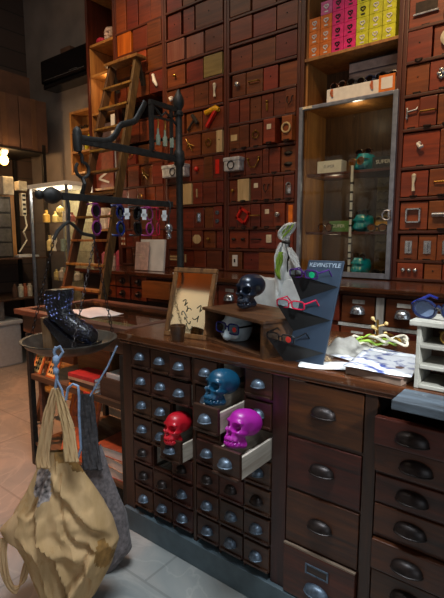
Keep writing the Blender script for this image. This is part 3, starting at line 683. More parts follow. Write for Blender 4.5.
def lens_path(w, h, shape, n=22):
    o = []
    for i in range(n):
        q = 2 * math.pi * i / n; c, s = math.cos(q), math.sin(q); e = {'round': 1.0, 'rect': .5, 'cat': .75}[shape]
        x = math.copysign(abs(c) ** e, c) * w / 2; z = math.copysign(abs(s) ** e, s) * h / 2
        if shape == 'cat': z += .12 * h * (x / w) * 2
        o.append((x, z))
    return o
def glasses(name, label, mtx, fm, lm, w=.138, h=.04, shape='rect', r=.0026, group=None, tl=.135, fold=0, cat='glasses', tm=None, drop=.03):
    """front in the local XZ plane facing -Y, temples running to +Y"""
    t = thing(name, label, cat, mtx.translation, group)
    lw = w * .43; cx = w * .27
    f = MB(mtx)
    for s in (-1, 1):
        f.tube([(s * cx + s * x, 0, z) for x, z in lens_path(lw, h, shape)], r, 7, True)
    f.tube([(-cx + lw/2, 0, h*.12), (0, -.003, h*.24), (cx - lw/2, 0, h*.12)], r, 7)
    fr = f.build('frame', fm, t, True)
    for s in (-1, 1):
        MB(mtx).poly([(s * cx + s * x * .97, -.0004, z * .97) for x, z in lens_path(lw, h, shape)], (0, .0012, 0)).build('lens', lm, t)
    for s in (-1, 1):
        x = s * (cx + lw/2)
        if fold: pts = [(x, .002, h*.25), (x + s*.004, .008, h*.25), (x - s*.03, .012 + .004*(s+1), h*.2), (-x*.6, .014 + .004*(s+1), h*.1)]
        else: pts = [(x, 0, h*.25), (x + s*.004, .01, h*.25), (x + s*.004, tl*.72, h*.22), (x + s*.002, tl, h*.22 - drop)]
        MB(mtx).tube(pts, [r*1.2, r*1.1, r, r*1.1], 6).build('temple', tm or fm, t, True)
    return t
def axes(loc, xdir, zdir=(0, 0, 1)): return frame_mtx(loc, xdir, zdir)

# ================================================================== inside the glass case
def caseX(u, v, Y=3.1): return at(u, v, 'y', Y).x
GZ = [1.891, 1.486, 1.190]
HL = [('turquoise half-head glasses stand on the upper case shelf', 352, 162), ('turquoise half-head glasses stand on the middle case shelf', 354, 222), ('turquoise half-head glasses stand on the case floor', 354, 270)]
for i, (lb, u, v) in enumerate(HL):
    x = -1.215; s = .135
    if i == 1: x = -1.21
    b = tag(MB(facing((x, 3.15, GZ[i] + .42*s), R(20), s) @ Matrix.Diagonal((1.3, 1.15, 1, 1))).mesh(HEAD).build('half_head_stand', 'tealcer', None, True), lb, 'glasses stand', 'turquoise heads in the case')
    sp = facing((x - .005, 3.13, GZ[i] + .86*s + .012), R(30 if i else 10), 1)
    glasses('sunglasses', ('dark', 'black', 'black wire')[i] + f" sunglasses folded on top of the {('upper', 'middle', 'lowest')[i]} turquoise head", sp @ Matrix.Rotation(R(-8), 4, 'X'), 'tort' if i == 0 else 'black', 'lens', .125, .045, 'round', .003, 'sunglasses in the case', fold=1)
gm = axes((-1.255, 3.035, 1.93), RT)
glasses('sunglasses', 'amber round sunglasses worn by the upper turquoise head', facing((-1.24, 3.062, 1.952), R(20), 1), 'brass', 'amber', .13, .05, 'round', .0028, 'sunglasses in the case', tl=.05, drop=0)
def lettered_box(name, label, x0, x1, y0, y1, z0, z1, mat, txt, tm, size, group=None):
    t = thing(name, label, 'box', ((x0+x1)/2, (y0+y1)/2, z0), group)
    MB().box(x0, x1, y0, y1, z0, z1, .003).build('carton', mat, t)
    MB(Matrix.Translation(((x0+x1)/2, y0 - .0006, z0 + (z1-z0)*.52)) @ Matrix.Rotation(R(90), 4, 'X')).mesh(text_mesh(txt, size)).build('lettering', tm, t)
    return t
g = 'lettered eyewear boxes'
lettered_box('eyewear_box', 'white eyewear box lettered SUPER on the upper case shelf', -1.525, -1.345, 3.06, 3.15, GZ[0]+.001, GZ[0]+.085, 'white', 'SUPER', 'silver', .03, g)
lettered_box('eyewear_box', 'black eyewear box lettered SUPER on the upper case shelf', -1.125, -.985, 3.045, 3.14, GZ[0]+.001, GZ[0]+.075, 'blackmatte', 'SUPER', 'white', .034, g)
lettered_box('eyewear_box', 'green eyewear box lettered SUPER on the middle case shelf', -1.43, -1.285, 3.08, 3.18, GZ[1]+.001, GZ[1]+.075, 'greencard', 'SUPER', 'paper', .032, g)
lettered_box('eyewear_box', 'yellow eyewear box lettered SUPER behind sunglasses on middle case shelf', -1.11, -.99, 3.1, 3.2, GZ[1]+.001, GZ[1]+.065, plain('amber_card', '#b88a1c', .5), 'SUPER', 'white', .03, g)
t = glasses('sunglasses', 'tortoiseshell sunglasses standing before the green box in the case', axes((-1.45, 3.055, GZ[1]+.03), (.9, -.3, 0)), 'tort', 'amber', .13, .055, 'round', .004, 'sunglasses in the case', fold=1)
t = glasses('sunglasses', 'black sunglasses with amber lenses before the yellow box in the case', axes((-1.08, 3.06, GZ[1]+.026), (.95, .2, 0)), 'black', 'amber', .13, .045, 'round', .004, 'sunglasses in the case', fold=1)
t = glasses('sunglasses', 'black sunglasses lying on the case floor by the hinge side', axes((-1.04, 3.06, GZ[2]+.024), (.95, .25, 0)), 'black', 'lens', .13, .042, 'round', .004, 'sunglasses in the case', fold=1)
# row of sunglasses on the white tray above the case
for i, (x, mt, ln, w) in enumerate(((-1.375, 'tort', 'tort', 'left'), (-1.25, 'black', 'black', 'second'), (-1.13, 'navy', 'navy', 'third'), (-1.045, 'black', 'dark', 'right'))):
    glasses('sunglasses', f"{ln} sunglasses on the white box above the case, {w} of the row", axes((x, 3.03, 2.431 + .023), (.98, (-.1, .15, 0, .2)[i], 0)), mt, 'lens', .115, .042, 'round', .0035, 'sunglasses on the white tray', fold=1)
for i, x in enumerate((-1.40, -1.13)):
    tag(MB().tube([(x, 2.996, 2.425), (x - .004, 2.994, 2.40), (x + .004, 2.994, 2.375)], [.006, .011, .006], 6).build('price_tassel', 'terracotta', None, True), f"dark red tassel hanging on the white box above the case, {('left', 'right')[i]} one", 'tassel', 'tassels on the white box')
# white rod with dark bands, panel of embossed rows
rd = thing('display_rod', 'upright white rod with black bands inside the glass case', 'rod', (-1.245, 3.012, 1.21))
MB().tube([(-1.245, 3.012, 1.195), (-1.245, 3.012, 1.92)], .0095, 10).build('rod', 'white', rd, True)
m = MB()
for z in (1.25, 1.30, 1.34, 1.40, 1.44, 1.52, 1.57, 1.62, 1.68, 1.74, 1.80): m.tube([(-1.245, 3.012, z), (-1.245, 3.012, z + .012)], .012, 8)
m.build('band', 'black', rd, True)
pm = MB().box(-1.17, -.99, 3.285, 3.305, 1.192, 1.86)
for r in range(11):
    for c in range(4):
        cx, cz = -1.147 + c * .045, 1.225 + r * .058
        pm.tube([(cx - .018, 3.284, cz), (cx - .014, 3.276, cz + .014), (cx, 3.272, cz + .02), (cx + .014, 3.276, cz + .014), (cx + .018, 3.284, cz)], .006, 5)
tag(pm.build('embossed_panel', plain('olive_embossed_board', '#8a784e', .5), None, True), 'olive board with rows of embossed arches at the back of the case', 'panel')

# ================================================================== back counter under the drawer wall
bc = thing('back_counter', 'long back counter with worn ledge and cup-handled drawers below the drawer wall', 'counter', (-1.9, 2.9, 0))
MB().box(-3.585, -.2, 2.45, 3.34, 1.146, 1.174, .006).build('ledge', 'top', bc)
MB().box(-3.585, -.2, 2.54, 3.32, 0, 1.145).build('carcass', 'inside', bc)
fm = MB(); fm.box(-3.585, -.2, 2.505, 2.54, 1.125, 1.145); fm.box(-3.585, -.2, 2.505, 2.54, .945, .962); fm.box(-3.585, -.2, 2.505, 2.54, 0, .77)
def cup(d, cx, cz, y, w=.07, mat='pewter', h=.032, dp=.028, blk=False):
    """half-dome bin pull: open below, with a small back flange"""
    m = MB().grid(lambda a, b: Vector((cx - math.cos(a * math.pi) * w/2 * (1 - .0 * b), y - math.sin(a * math.pi) * math.sin(b * math.pi/2) * dp - .001, cz - h*.35 + h * math.cos(b * math.pi/2) * math.sin(a * math.pi) ** .7)), 15, 7)
    bk = [(cx - math.cos(math.pi*k/14) * w/2, y, cz - h*.35 + h * 1.04 * math.sin(math.pi*k/14) ** .7) for k in range(15)]
    m.poly(bk, (0, -.003, 0)).tube([(cx - math.cos(math.pi*k/10) * w/2, y - math.sin(math.pi*k/10) * dp - .001, cz - h*.35) for k in range(11)], .0026, 6)
    return m.build('drawer_pull', mat, d, True)
ZR = [(.967, 1.12), (.79, .94)]
# right-hand part
xs = []
x = -.2
for (a, b) in [(-.81, -.63), (-.62, -.44), (-.40, -.22), (-1.065, -.875), (-1.27, -1.08), (-1.52, -1.33), (-1.72, -1.53), (-1.97, -1.78), (-2.17, -1.98)]:
    for ri, (z0, z1) in enumerate(ZR):
        yf = 2.495 - random.uniform(0, .012)
        d = MB().box(a, b, yf, 2.545, z0, z1, .004).build('drawer', 'drawer', bc)
        cup(d, (a+b)/2, (z0+z1)/2 - .005, yf, .085, 'silver', .045, .034)
        MB().box((a+b)/2 - .03, (a+b)/2 + .04, yf - .003, yf, z1 - .042, z1 - .02).build('label_holder', 'worn', d)
for i, (a, b) in enumerate([(-3.24, -3.08), (-3.07, -2.9), (-2.88, -2.70)]):
    for ri, (z0, z1) in enumerate(ZR):
        z0, z1 = (1.045, 1.135) if ri == 0 else (.94, 1.035)
        d = MB().box(a, b, 2.497, 2.545, z0, z1, .004).build('drawer', 'drawer', bc)
        MB().lathe([(.0, 0), (.03, 0), (.03, .006), (.016, .01), (.018, .028), (.01, .036), (0, .036)], ((a+b)/2, 2.497, (z0+z1)/2), 14, Matrix.Rotation(R(90), 3, 'X')).build('knob', 'darkpull', d, True)
MB().box(-2.66, -2.36, 2.41, 2.545, .985, 1.115, .006).build('drawer', 'drawerlight', bc)
for xx in (-.845, -1.30, -.42): fm.box(xx - .022, xx + .022, 2.5, 2.54, 0, 1.125)
fm.build('face_frame', 'frame', bc)
MB().box(-.864, -.822, 2.488, 2.5, .7, 1.12).box(-.822, -.45, 2.488, 2.503, .945, .964).box(-1.08, -.864, 2.489, 2.503, .945, .962).build('painted_rail', 'worn', bc)

# leaflets standing on the ledge
lf = thing('leaflet_holder', 'pale leaflets standing on the back ledge left of the black pole', 'leaflets', (-2.82, 2.62, 1.176))
p0, p1 = at(138, 268, 'z', 1.176), at(165, 270, 'z', 1.176)
yb = 2.62; xa, xb = at(138, 268, 'y', yb).x, at(164, 268, 'y', yb).x
MB().box(xa + .03, xb, yb, yb + .02, 1.176, 1.43, .001, Matrix.Rotation(R(-6), 3, 'X')).build('card', 'paper', lf)
MB().box(xa + .005, xa + .16, yb - .03, yb - .022, 1.18, 1.41, .001, Matrix.Rotation(R(-6), 3, 'X')).build('card', plain('pinkish_paper', '#c4aaa0', .7), lf)
ml = MB()
for k in range(6): ml.box(xa + .025, xa + .025 + .09 - .012 * (k % 3), yb - .0325, yb - .0305, 1.215 + k * .018, 1.219 + k * .018)
ml.build('printed_lines', 'ivory', lf)
# lying envelope strip on the ledge by the mirror
tag(MB().box(-2.45, -2.12, 2.55, 2.66, 1.1745, 1.183, .002, Matrix.Rotation(R(8), 3, 'Z')).build('paper_strip', 'paper'), 'white paper strip lying on the back ledge behind the mirror', 'paper')
# ================================================================== far left: plaster wall, air conditioner, rack, vitrine
ac = thing('air_conditioner', 'black wall-mounted air conditioner high on the grey plaster wall', 'air conditioner', (-4.68, 3.25, 3.13))
MB().box(-5.11, -4.22, 3.15, 3.358, 3.20, 3.455, .02).build('casing', 'ac', ac)
MB().box(-5.10, -4.23, 3.17, 3.35, 3.145, 3.198, .012).build('outlet_flap', 'ac', ac)
MB().box(-5.02, -4.3, 3.146, 3.152, 3.225, 3.232).box(-4.55, -4.42, 3.144, 3.151, 3.24, 3.247).build('silver_trim', 'silver', ac)
tag(MB().box(-4.78, -4.60, 3.2, 3.33, 3.457, 3.53, .01).build('small_carton', 'cardboard'), 'small carton lying on top of the black air conditioner', 'box')

rk = thing('storage_rack', 'black steel storage rack along the left wall carrying cardboard boxes', 'shelf', (-5.35, 2.6, 0))
for (x, y) in ((-5.02, 3.08), (-5.02, 1.6), (-5.68, 3.08), (-5.68, 1.6)): MB().box(x-.02, x+.02, y-.02, y+.02, 0, 2.5, .003).build('post', 'rack', rk)
for z in (.76, 1.22, 2.42): MB().box(-5.68, -5.0, 1.6, 3.1, z-.02, z, .004).build('shelf_board', 'rack' if z > 1.3 else 'crate', rk)
MB().box(-5.70, -5.68, 1.6, 2.75, 1.22, 2.42).build('back_panel', 'niche', rk)
# cardboard boxes on top
def carton(label, x0, x1, y0, y1, z0, z1, seam=True, rz=0):
    t = thing('cardboard_box', label, 'box', ((x0+x1)/2, (y0+y1)/2, z0), 'cardboard boxes on the rack')
    rot = Matrix.Rotation(R(rz), 3, 'Z')
    MB().box(x0, x1, y0, y1, z0, z1, .006, rot).build('carton', 'cardboard', t)
    if seam:
        MB().box(x0 + .02, x1 + .002, (y0+y1)/2 - .03, (y0+y1)/2 + .03, z0 + .002, z1 + .001, 0, rot).build('packing_tape', 'tape', t)
    return t
carton('brown cardboard box at right end of the rack top, under the lid-like box', -5.5, -5.01, 2.81, 3.14, 2.421, 2.985)
carton('brown cardboard box left of another on the rack top', -5.5, -5.01, 2.46, 2.80, 2.421, 2.985)
carton('brown cardboard box at the left edge of the rack top', -5.5, -5.02, 1.98, 2.44, 2.421, 2.98)
carton('wide flat cardboard box lying across the other rack-top boxes', -5.55, -5.06, 2.1, 2.98, 2.987, 3.23, False, 3)
LPP = at(4, 160, 'x', -5.12)
lp = thing('rack_lamp', 'small bare lamp glowing under the cardboard boxes on the rack', 'lamp', (-5.12, LPP.y, LPP.z + .06))
MB().lathe([(0, 0), (.05, 0), (.05, -.02), (.03, -.05), (0, -.05)], (-5.12, LPP.y, 2.398), 16).build('lamp_base', 'white', lp, True)
MB().tube([(-5.12, LPP.y, 2.36), (-5.12, LPP.y, LPP.z + .03)], .008, 8).build('stem', 'white', lp, True); MB().ball((-5.12, LPP.y, LPP.z), (.045, .045, .055), 14).build('bulb', 'bulb', lp, True)
def rx(u, v): return at(u, v, 'x', -5.03)
a, b = rx(2, 176), rx(14, 195)
ad = thing('power_adapter', 'white box adapter mounted on the rack under the lamp', 'adapter', (-5.05, (a.y+b.y)/2, b.z), None)
MB().box(-5.12, -5.02, a.y, b.y, b.z, a.z, .008).build('case', 'ivory', ad)
a, b = rx(18, 181), rx(27, 191)
MB().box(-5.12, -5.02, a.y, b.y, b.z, a.z, .006).build('plug_head', 'ivory', ad)
a, b = rx(21, 193), rx(26.5, 216)
ps = thing('power_strip', 'white multi-socket power strip hanging on the rack post', 'power strip', (-5.05, (a.y+b.y)/2, b.z))
MB().box(-5.08, -5.02, a.y, b.y, b.z, a.z, .006).build('body', 'ivory', ps)
mm = MB()
for k in range(5):
    z = b.z + (a.z - b.z) * (k + .5) / 5; mm.box(-5.022, -5.017, (a.y+b.y)/2 - .018, (a.y+b.y)/2 + .018, z - .012, z + .012, .003)
mm.build('socket', 'blackmatte', ps)
# a board the strip and adapter are fixed to
bd = tag(MB().box(-5.16, -5.122, 2.15, 2.75, 1.225, 2.05).build('mounting_board', 'niche'), 'upright orange-brown board on the rack behind the white adapters', 'board')
pts = [rx(24, 216) + Vector((.02, 0, 0)), rx(26, 226) + Vector((.02, 0, 0)), rx(22, 232) + Vector((.03, 0, 0)), rx(26, 240) + Vector((.02, 0, 0)), rx(18, 252) + Vector((.03, 0, 0))]
tag(MB().tube(pts, .009, 6).build('power_cable', 'ivory', None, True), 'pale cable looping down from the power strip on the rack', 'cable')
a, b = rx(0, 196), rx(14, 250)
gc = thing('drawer_organiser', 'dark gridded plastic organiser on the rack under the white adapter', 'organiser', (-5.08, (a.y+b.y)/2, b.z))
MB().box(-5.14, -5.04, a.y - .15, b.y, 1.222, a.z, .004).build('case', 'gridp', gc)
for k in range(4):
    z = 1.24 + k * (a.z - 1.25) / 4
    MB().box(-5.042, -5.028, a.y - .14, b.y - .02, z, z + (a.z - 1.25) / 4 - .02, .003).build('drawer', plain('grey_plastic', '#5e5a54', .4), gc)
a, b = rx(20, 252), rx(37, 262)
tag(MB().poly([(-5.35, a.y, 1.223), (-5.02, a.y - .02, 1.223), (-5.01, b.y + .02, 1.223), (-5.3, b.y + .06, 1.223)], (0, 0, .022)).build('paper_stack', 'paper'), 'loose white papers on the middle rack shelf', 'papers')
for i, u in enumerate((19, 24, 29, 33)):
    p = rx(u, 290)
    tag(MB().lathe([(0, 0), (.028, 0), (.03, .02), (.03, .1 + .02*(i % 2)), (.018, .13), (.018, .15), (0, .15)], (-5.12 + .02*(i % 2), p.y, .7605), 12).build('jar', ('cardboard', 'ivory', 'terracotta', 'ivory')[i], None, True), f"small jar on the low rack shelf, {('first', 'second', 'third', 'last')[i]} from left", 'jar', 'jars on the low rack shelf')
bn = thing('storage_bin', 'pale grey storage bin on the floor under the rack', 'bin', (-5.16, 2.45, 0))
MB().box(-5.35, -5.0, 2.2, 2.68, .0, .47, .02).build('bin_body', plain('pale_grey_plastic', '#b4bec4', .5, 0, .04), bn)
MB().box(-5.37, -4.985, 2.18, 2.70, .47, .52, .015).build('bin_lid', plain('grey_plastic_lid', '#bcc4c6', .5, 0, .04), bn)
tag(MB().box(-5.34, -5.04, 2.20, 2.52, .5215, .74, .01).build('storage_box', plain('grey_card', '#6c6a66', .7)), 'grey carton on the pale storage bin under the rack', 'box')

# small wooden wall shelf with things, left of the open shelf column
ws = thing('wall_shelf', 'small orange-wood open shelf on the plaster wall under the air conditioner', 'shelf', (-4.5, 3.25, 2.17))
wa, wb = at(70, 112, 'y', 3.2), at(86, 176, 'y', 3.2)
z0, z1, xa, xb = 2.15, 2.83, -4.66, -4.28
MB().box(xa, xa+.03, 3.2, 3.358, z0, z1, .003).box(xb-.03, xb, 3.2, 3.358, z0, z1, .003).build('side_panel', 'niche', ws)
for z in (z0 + .012, z0 + .24, z0 + .46, z1 - .012): MB().box(xa+.03, xb-.03, 3.2, 3.35, z-.012, z+.012).build('shelf_board', 'niche', ws)
MB().box(xa+.03, xb-.03, 3.35, 3.358, z0, z1).build('back_panel', 'niche', ws)
glasses('sunglasses', 'dark glasses on the top shelf of the small wall shelf', axes((-4.47, 3.24, z0 + .50), (.95, .2, 0)), 'black', 'clearlens', .14, .05, 'round', .004, 'things on the small wall shelf', fold=1)
tag(MB().lathe([(0, 0), (.035, 0), (.045, .05), (.02, .1), (.03, .14), (.0, .16)], (-4.56, 3.26, z0 + .253), 12).build('figurine', 'paper', None, True), 'white figurine on the small wall shelf', 'figurine', 'things on the small wall shelf')
tag(MB().tube([(-4.42, 3.24, z0 + .258), (-4.40, 3.24, z0 + .34), (-4.36, 3.25, z0 + .42)], [.02, .03, .01], 10).build('figurine', plain('acid_yellow', '#b8b020', .5), None, True), 'acid yellow figurine on the small wall shelf', 'figurine', 'things on the small wall shelf')

# things in the open shelf column
skull((-3.79, 3.12, 3.313 + .54*.165), R(10), .165, plain('painted_skull_white', '#b09a90', .4, 0, .5, 14), 'painted white and crimson skull high on the open shelf column', .05)
MB()
cr = thing('fabric_bundle', 'crimson ribbon bundle beside the painted skull on the open shelf', 'ribbon', (-3.86, 3.05, 3.313))
MB().ball((-3.88, 3.05, 3.345), (.05, .03, .032), 12).ball((-3.83, 3.04, 3.337), (.03, .025, .024), 10).build('ribbon_bow', plain('crimson_fabric', '#a01838', .7), cr, True)
wb_ = thing('v_emblem_box', 'red-brown box with a white V emblem on the open shelf behind the ladder', 'box', (-3.84, 3.1, 1.942))
MB().box(-3.975, -3.70, 3.02, 3.25, 1.943, 2.33, .004).build('carton', plain('red_brown_card', '#7a3626', .5), wb_)
MB().beam((-3.93, 3.018, 2.035), (-3.77, 3.018, 2.10), .02, .004, (0, 1, 0)).beam((-3.93, 3.018, 2.035), (-3.77, 3.018, 1.99), .02, .004, (0, 1, 0)).build('v_emblem', 'white', wb_)
tag(MB().box(-3.69, -3.625, 3.03, 3.24, 1.943, 2.32, .004).build('display_card', 'paper'), 'tall white card standing right of the V emblem box', 'card', None)
tag(MB().box(-3.72, -3.62, 3.02, 3.04, 2.375, 2.63, .002).build('poster_card', 'paper'), 'white poster card standing on the open shelf above the V emblem box', 'card')
tag(MB().box(-3.97, -3.75, 3.05, 3.25, 2.373, 2.57, .004).build('dark_carton', plain('grey_purple_card', '#5a4a4c', .6)), 'grey-purple carton on the open shelf above the V emblem box', 'box')
for i, (x, c, z, h) in enumerate(((-3.92, '#c06a78', 1.083, .2), (-3.8, '#d4c4b8', 1.083, .16), (-3.69, '#b84858', 1.083, .22), (-3.93, '#d8d0c4', 1.533, .2), (-3.80, '#c89890', 1.533, .16), (-3.68, '#e0dcd4', 1.533, .3), (-3.9, '#c87080', .613, .2), (-3.75, '#d0a090', .613, .22))):
    tag(MB().box(x-.045, x+.045, 3.04, 3.16, z, z+h, .012).box(x-.03, x+.03, 3.05, 3.15, z+h-.002, z+h+.015, .006).build('toiletry_box', plain('pastel_card_%d' % i, c, .5)), f"pastel packet on the open shelf column, {('lower shelf left', 'lower shelf middle', 'lower shelf right', 'upper shelf left', 'upper shelf middle', 'upper shelf right', 'bottom shelf left', 'bottom shelf right')[i]}", 'packet', 'packets on the open shelf column')

# glass vitrine
vt = thing('glass_vitrine', 'lit glass cabinet with trinkets standing behind the ladder on the left', 'cabinet', (-4.4, 2.95, 0))
x0, x1, y0, y1 = -4.72, -4.06, 2.72, 3.12
for (x, y) in ((x0, y0), (x1, y0), (x0, y1), (x1, y1)): MB().box(x-.012, x+.012, y-.012, y+.012, .35, 1.96).build('post', 'casemetal', vt)
MB().box(x0-.02, x1+.02, y0-.02, y1+.02, 1.96, 2.0, .004).build('top', 'white', vt)
MB().box(x0+.04, x1-.04, y0+.05, y0+.09, 1.935, 1.957).build('light_strip', 'vlight', vt)
MB().box(x0-.02, x1+.02, y0-.02, y1+.02, 0, .35, .004).build('base', 'crate', vt)
MB().box(x0, x1, y1-.012, y1-.004, .35, 1.96).build('back_panel', plain('pale_back_panel', '#9a9274', .5), vt)
MB().box(x0+.012, x1-.012, y0-.004, y0+.004, .35, 1.96).build('pane', 'glass', vt)
MB().box(x0-.004, x0+.004, y0+.012, y1-.012, .35, 1.96).build('pane', 'glass', vt); MB().box(x1-.004, x1+.004, y0+.012, y1-.012, .35, 1.96).build('pane', 'glass', vt)
for z in (.7, 1.0, 1.3, 1.6): MB().box(x0+.01, x1-.01, y0+.02, y1-.015, z-.004, z+.004).build('shelf_board', 'glass', vt)
random.seed(11)
cols = ['#d8c078', '#e0d8c0', '#b89040', '#c8b8a0', '#8fa090', '#b86a58', '#e8e0d0', '#a0a8b8']
pos = ['left', 'second', 'middle', 'fourth', 'right']; lv = {.704: 'lowest', 1.004: 'second', 1.304: 'third', 1.604: 'top'}
TM = [plain('trinket_%d' % i, c, .35) for i, c in enumerate(cols)]
for z in lv:
    for i in range(5):
        x = x0 + .08 + i * .125; y = 2.86 + random.uniform(-.04, .1); h = random.uniform(.08, .18); r = random.uniform(.03, .05)
        k = random.randrange(3)
        prof = ([(0, 0), (r, 0), (r, h*.6), (r*.4, h*.75), (r*.4, h), (0, h)], [(0, 0), (r*.6, 0), (r*.3, h*.3), (r, h*.6), (r*.8, h*.85), (0, h)], [(0, 0), (r*.9, 0), (r*.9, h*.9), (0, h*.92)])[k]
        tag(MB().lathe(prof, (x, y, z+.0005), 12).build(('bottle', 'flower_ornament', 'candle')[k], TM[random.randrange(8)], None, True), f"small trinket in the lit glass cabinet, {lv[z]} shelf, {pos[i]} place", 'trinket', 'trinkets in the glass cabinet')

# ================================================================== ladder
ld = thing('wooden_ladder', 'old wooden step ladder leaning against the drawer wall', 'ladder', (-3.2, 1.95, 0))
def lad(z, s):   # point on the ladder centreline at height z, s = -1 / +1 rail
    t = (z - 1.03) / (3.02 - 1.03); y = 2.2 + t * .72
    cx = -3.10 + t * (-.27); hw = .245 - t * .075
    return Vector((cx + s * hw, y, z))
for s in (-1, 1): MB().beam(lad(0.02, s), lad(2.98, s), .07, .032, (1, 0, 0), .004).build('rail', 'ladderdark', ld)
nz = 15
for k in range(nz):
    z = .27 + k * .192
    if z > 2.9: break
    a, b = lad(z, -1), lad(z, 1)
    MB().box(a.x - .008, b.x + .012, a.y - .052, a.y + .03, z - .009, z + .009, .003).build('tread', 'ladder', ld)
a, b = lad(3.0, -1), lad(3.0, 1)
MB().box(a.x - .045, b.x + .06, a.y - .07, a.y + .05, 2.985, 3.012, .006).build('top_cap', 'ladder', ld)
for s in (-1, 1):
    a = lad(2.95, s); MB().beam(a + Vector((0, .02, 0)), (a.x, 2.965, 2.78), .03, .03, (1, 0, 0)).build('hinge_bracket', 'iron', ld)
# ================================================================== front counter
fc = thing('shop_counter', 'long dark wooden counter fronted with banks of small and large drawers', 'counter', (-.9, 1.73, 0))
TOPZ = 1.0
XL, XR = -1.705, -.05
MB().box(XL - .018, XR, 1.392, 2.07, .968, TOPZ, .006).box(XL - .008, XR, 1.402, 2.06, .952, .968, .004).build('worktop', 'top', fc)
MB().box(XL, XL + .02, 1.44, 2.05, .1, .952).box(XR - .02, XR, 1.44, 2.05, .1, .952).box(XL + .02, XR - .02, 2.03, 2.05, .1, .952).box(XL + .02, XR - .02, 1.44, 2.03, .1, .115).box(-1.258, -1.242, 1.44, 2.03, .115, .952).box(-.835, -.82, 1.44, 2.03, .115, .952).box(-.498, -.485, 1.44, 2.03, .115, .952).build('carcass', 'inside', fc)
MB().box(XL - .004, XR, 1.396, 1.44, 0, .112, .004).box(XL - .004, XL + .03, 1.44, 2.05, 0, .1).build('plinth', 'skirt', fc)
fs = MB()
for (a, b) in ((XL, -1.643), (-1.259, -1.241), (-.860, -.797), (-.512, -.47), (-.115, XR)): fs.box(a, b, 1.412, 1.445, .112, .952, .004)
fs.build('stile', 'counterz', fc)
CL = [(-1.640, -1.514), (-1.510, -1.388), (-1.384, -1.261)]; CR = [(-1.238, -1.115), (-1.111, -.989), (-.985, -.862)]
ROW = [(.951 - .1175 * i - .1055, .951 - .1175 * i) for i in range(7)]
fr = MB(); fz = MB()
MISS = {('L', 2, 2), ('R', 0, 1), ('L', 4, 1), ('R', 2, 0), ('R', 2, 1)}
OUT = {('L', 3, 2): .075, ('R', 1, 1): .165, ('R', 2, 2): .205, ('L', 0, 2): .012, ('L', 1, 2): .014, ('R', 0, 0): .012}
for bank, cols in (('L', CL), ('R', CR)):
    for ci, (a, b) in enumerate(cols):
        for ri, (z0, z1) in enumerate(ROW):
            if ri < 6 and not ((bank, ri, ci) == ('L', 2, 2)) and not (bank, ri, ci) == ('R', 0, 1): fr.box(a - .002, b + .002, 1.42, 1.44, z0 - .012, z0, .002)
            if (bank, ri, ci) in MISS: continue
            out = OUT.get((bank, ri, ci), random.uniform(0, .006)); yf = 1.414 - out
            dp = .30
            m = MB().box(a + .002, b - .002, yf, yf + .016, z0 + .001, z1 - .003, .003)
            m.box(a + .004, b - .004, yf - .007, yf, z0 + .001, z0 + .012, .003)       # rounded lower lip
            d = m.build('drawer', 'small', fc)
            zt = z1 - (.022 if out > .04 else .012)
            m = MB().box(a + .004, a + .014, yf + .016, yf + dp, z0 + .003, zt, .001).box(b - .014, b - .004, yf + .016, yf + dp, z0 + .003, zt, .001).box(a + .014, b - .014, yf + dp - .01, yf + dp, z0 + .003, zt).box(a + .014, b - .014, yf + .016, yf + dp - .01, z0 + .003, z0 + .01)
            m.build('drawer_box', 'rawpine', d)
            cup(d, (a + b) / 2, (z0 + z1) / 2 + .002, yf, .056, 'pewter' if (ri in (0, 1, 2, 3, 5, 6) and not (bank == 'L' and ri > 3 and ci < 2 and ri < 6)) else 'darkpull', .027, .026)
fr.build('drawer_rail', 'counter', fc)
fz = MB()
for a, b in [(CL[0][1], CL[1][0]), (CL[1][1], CL[2][0]), (CR[0][1], CR[1][0]), (CR[1][1], CR[2][0])]: fz.box(a - .002, b + .002, 1.418, 1.44, .115, .95)
fz.build('muntin', 'counterz', fc)
# middle bank of four deep drawers
for i, (z0, z1, out, mt) in enumerate(((.745, .943, .0, 'oak'), (.537, .730, .0, 'oak'), (.322, .526, .002, 'oak'), (.118, .312, .016, 'oak'))):
    yf = 1.412 - out
    d = MB().box(-.793, -.516, yf, 1.44, z0, z1, .004).build('drawer', mt, fc)
    MB().box(-.79, -.519, 1.44, 1.95, z0 + .01, z1 - .02).build('drawer_box', 'rawpine', d)
    cup(d, -.655, (z0 + z1)/2 + (.005 if i < 3 else -.03), yf, .092, 'darkpull' if i < 3 else 'pewter', .034, .027)
    if i == 3:
        MB().box(-.793, -.516, yf + .001, yf + .012, z1, z1 + .006).build('worn_edge', 'edge', d)
        m = MB(); zz = z1 - .055
        for (a, b, c, e) in ((-.70, -.61, zz + .014, zz + .019), (-.70, -.61, zz - .019, zz - .014), (-.70, -.694, zz - .014, zz + .014), (-.616, -.61, zz - .014, zz + .014)): m.box(a, b, yf - .004, yf, c, e)
        m.build('label_holder', 'pewter', d)
        MB().box(-.694, -.616, yf - .0015, yf, zz - .014, zz + .014).build('label_card', 'small', d)
    if i == 0: MB().box(-.79, -.73, yf - .001, yf + .02, z1, z1 + .005).build('worn_edge', 'edge', d)
fr2 = MB()
for z in (.7375, .5315, .317): fr2.box(-.797, -.512, 1.42, 1.44, z - .006, z + .006)
fr2.build('drawer_rail', 'counter', fc)
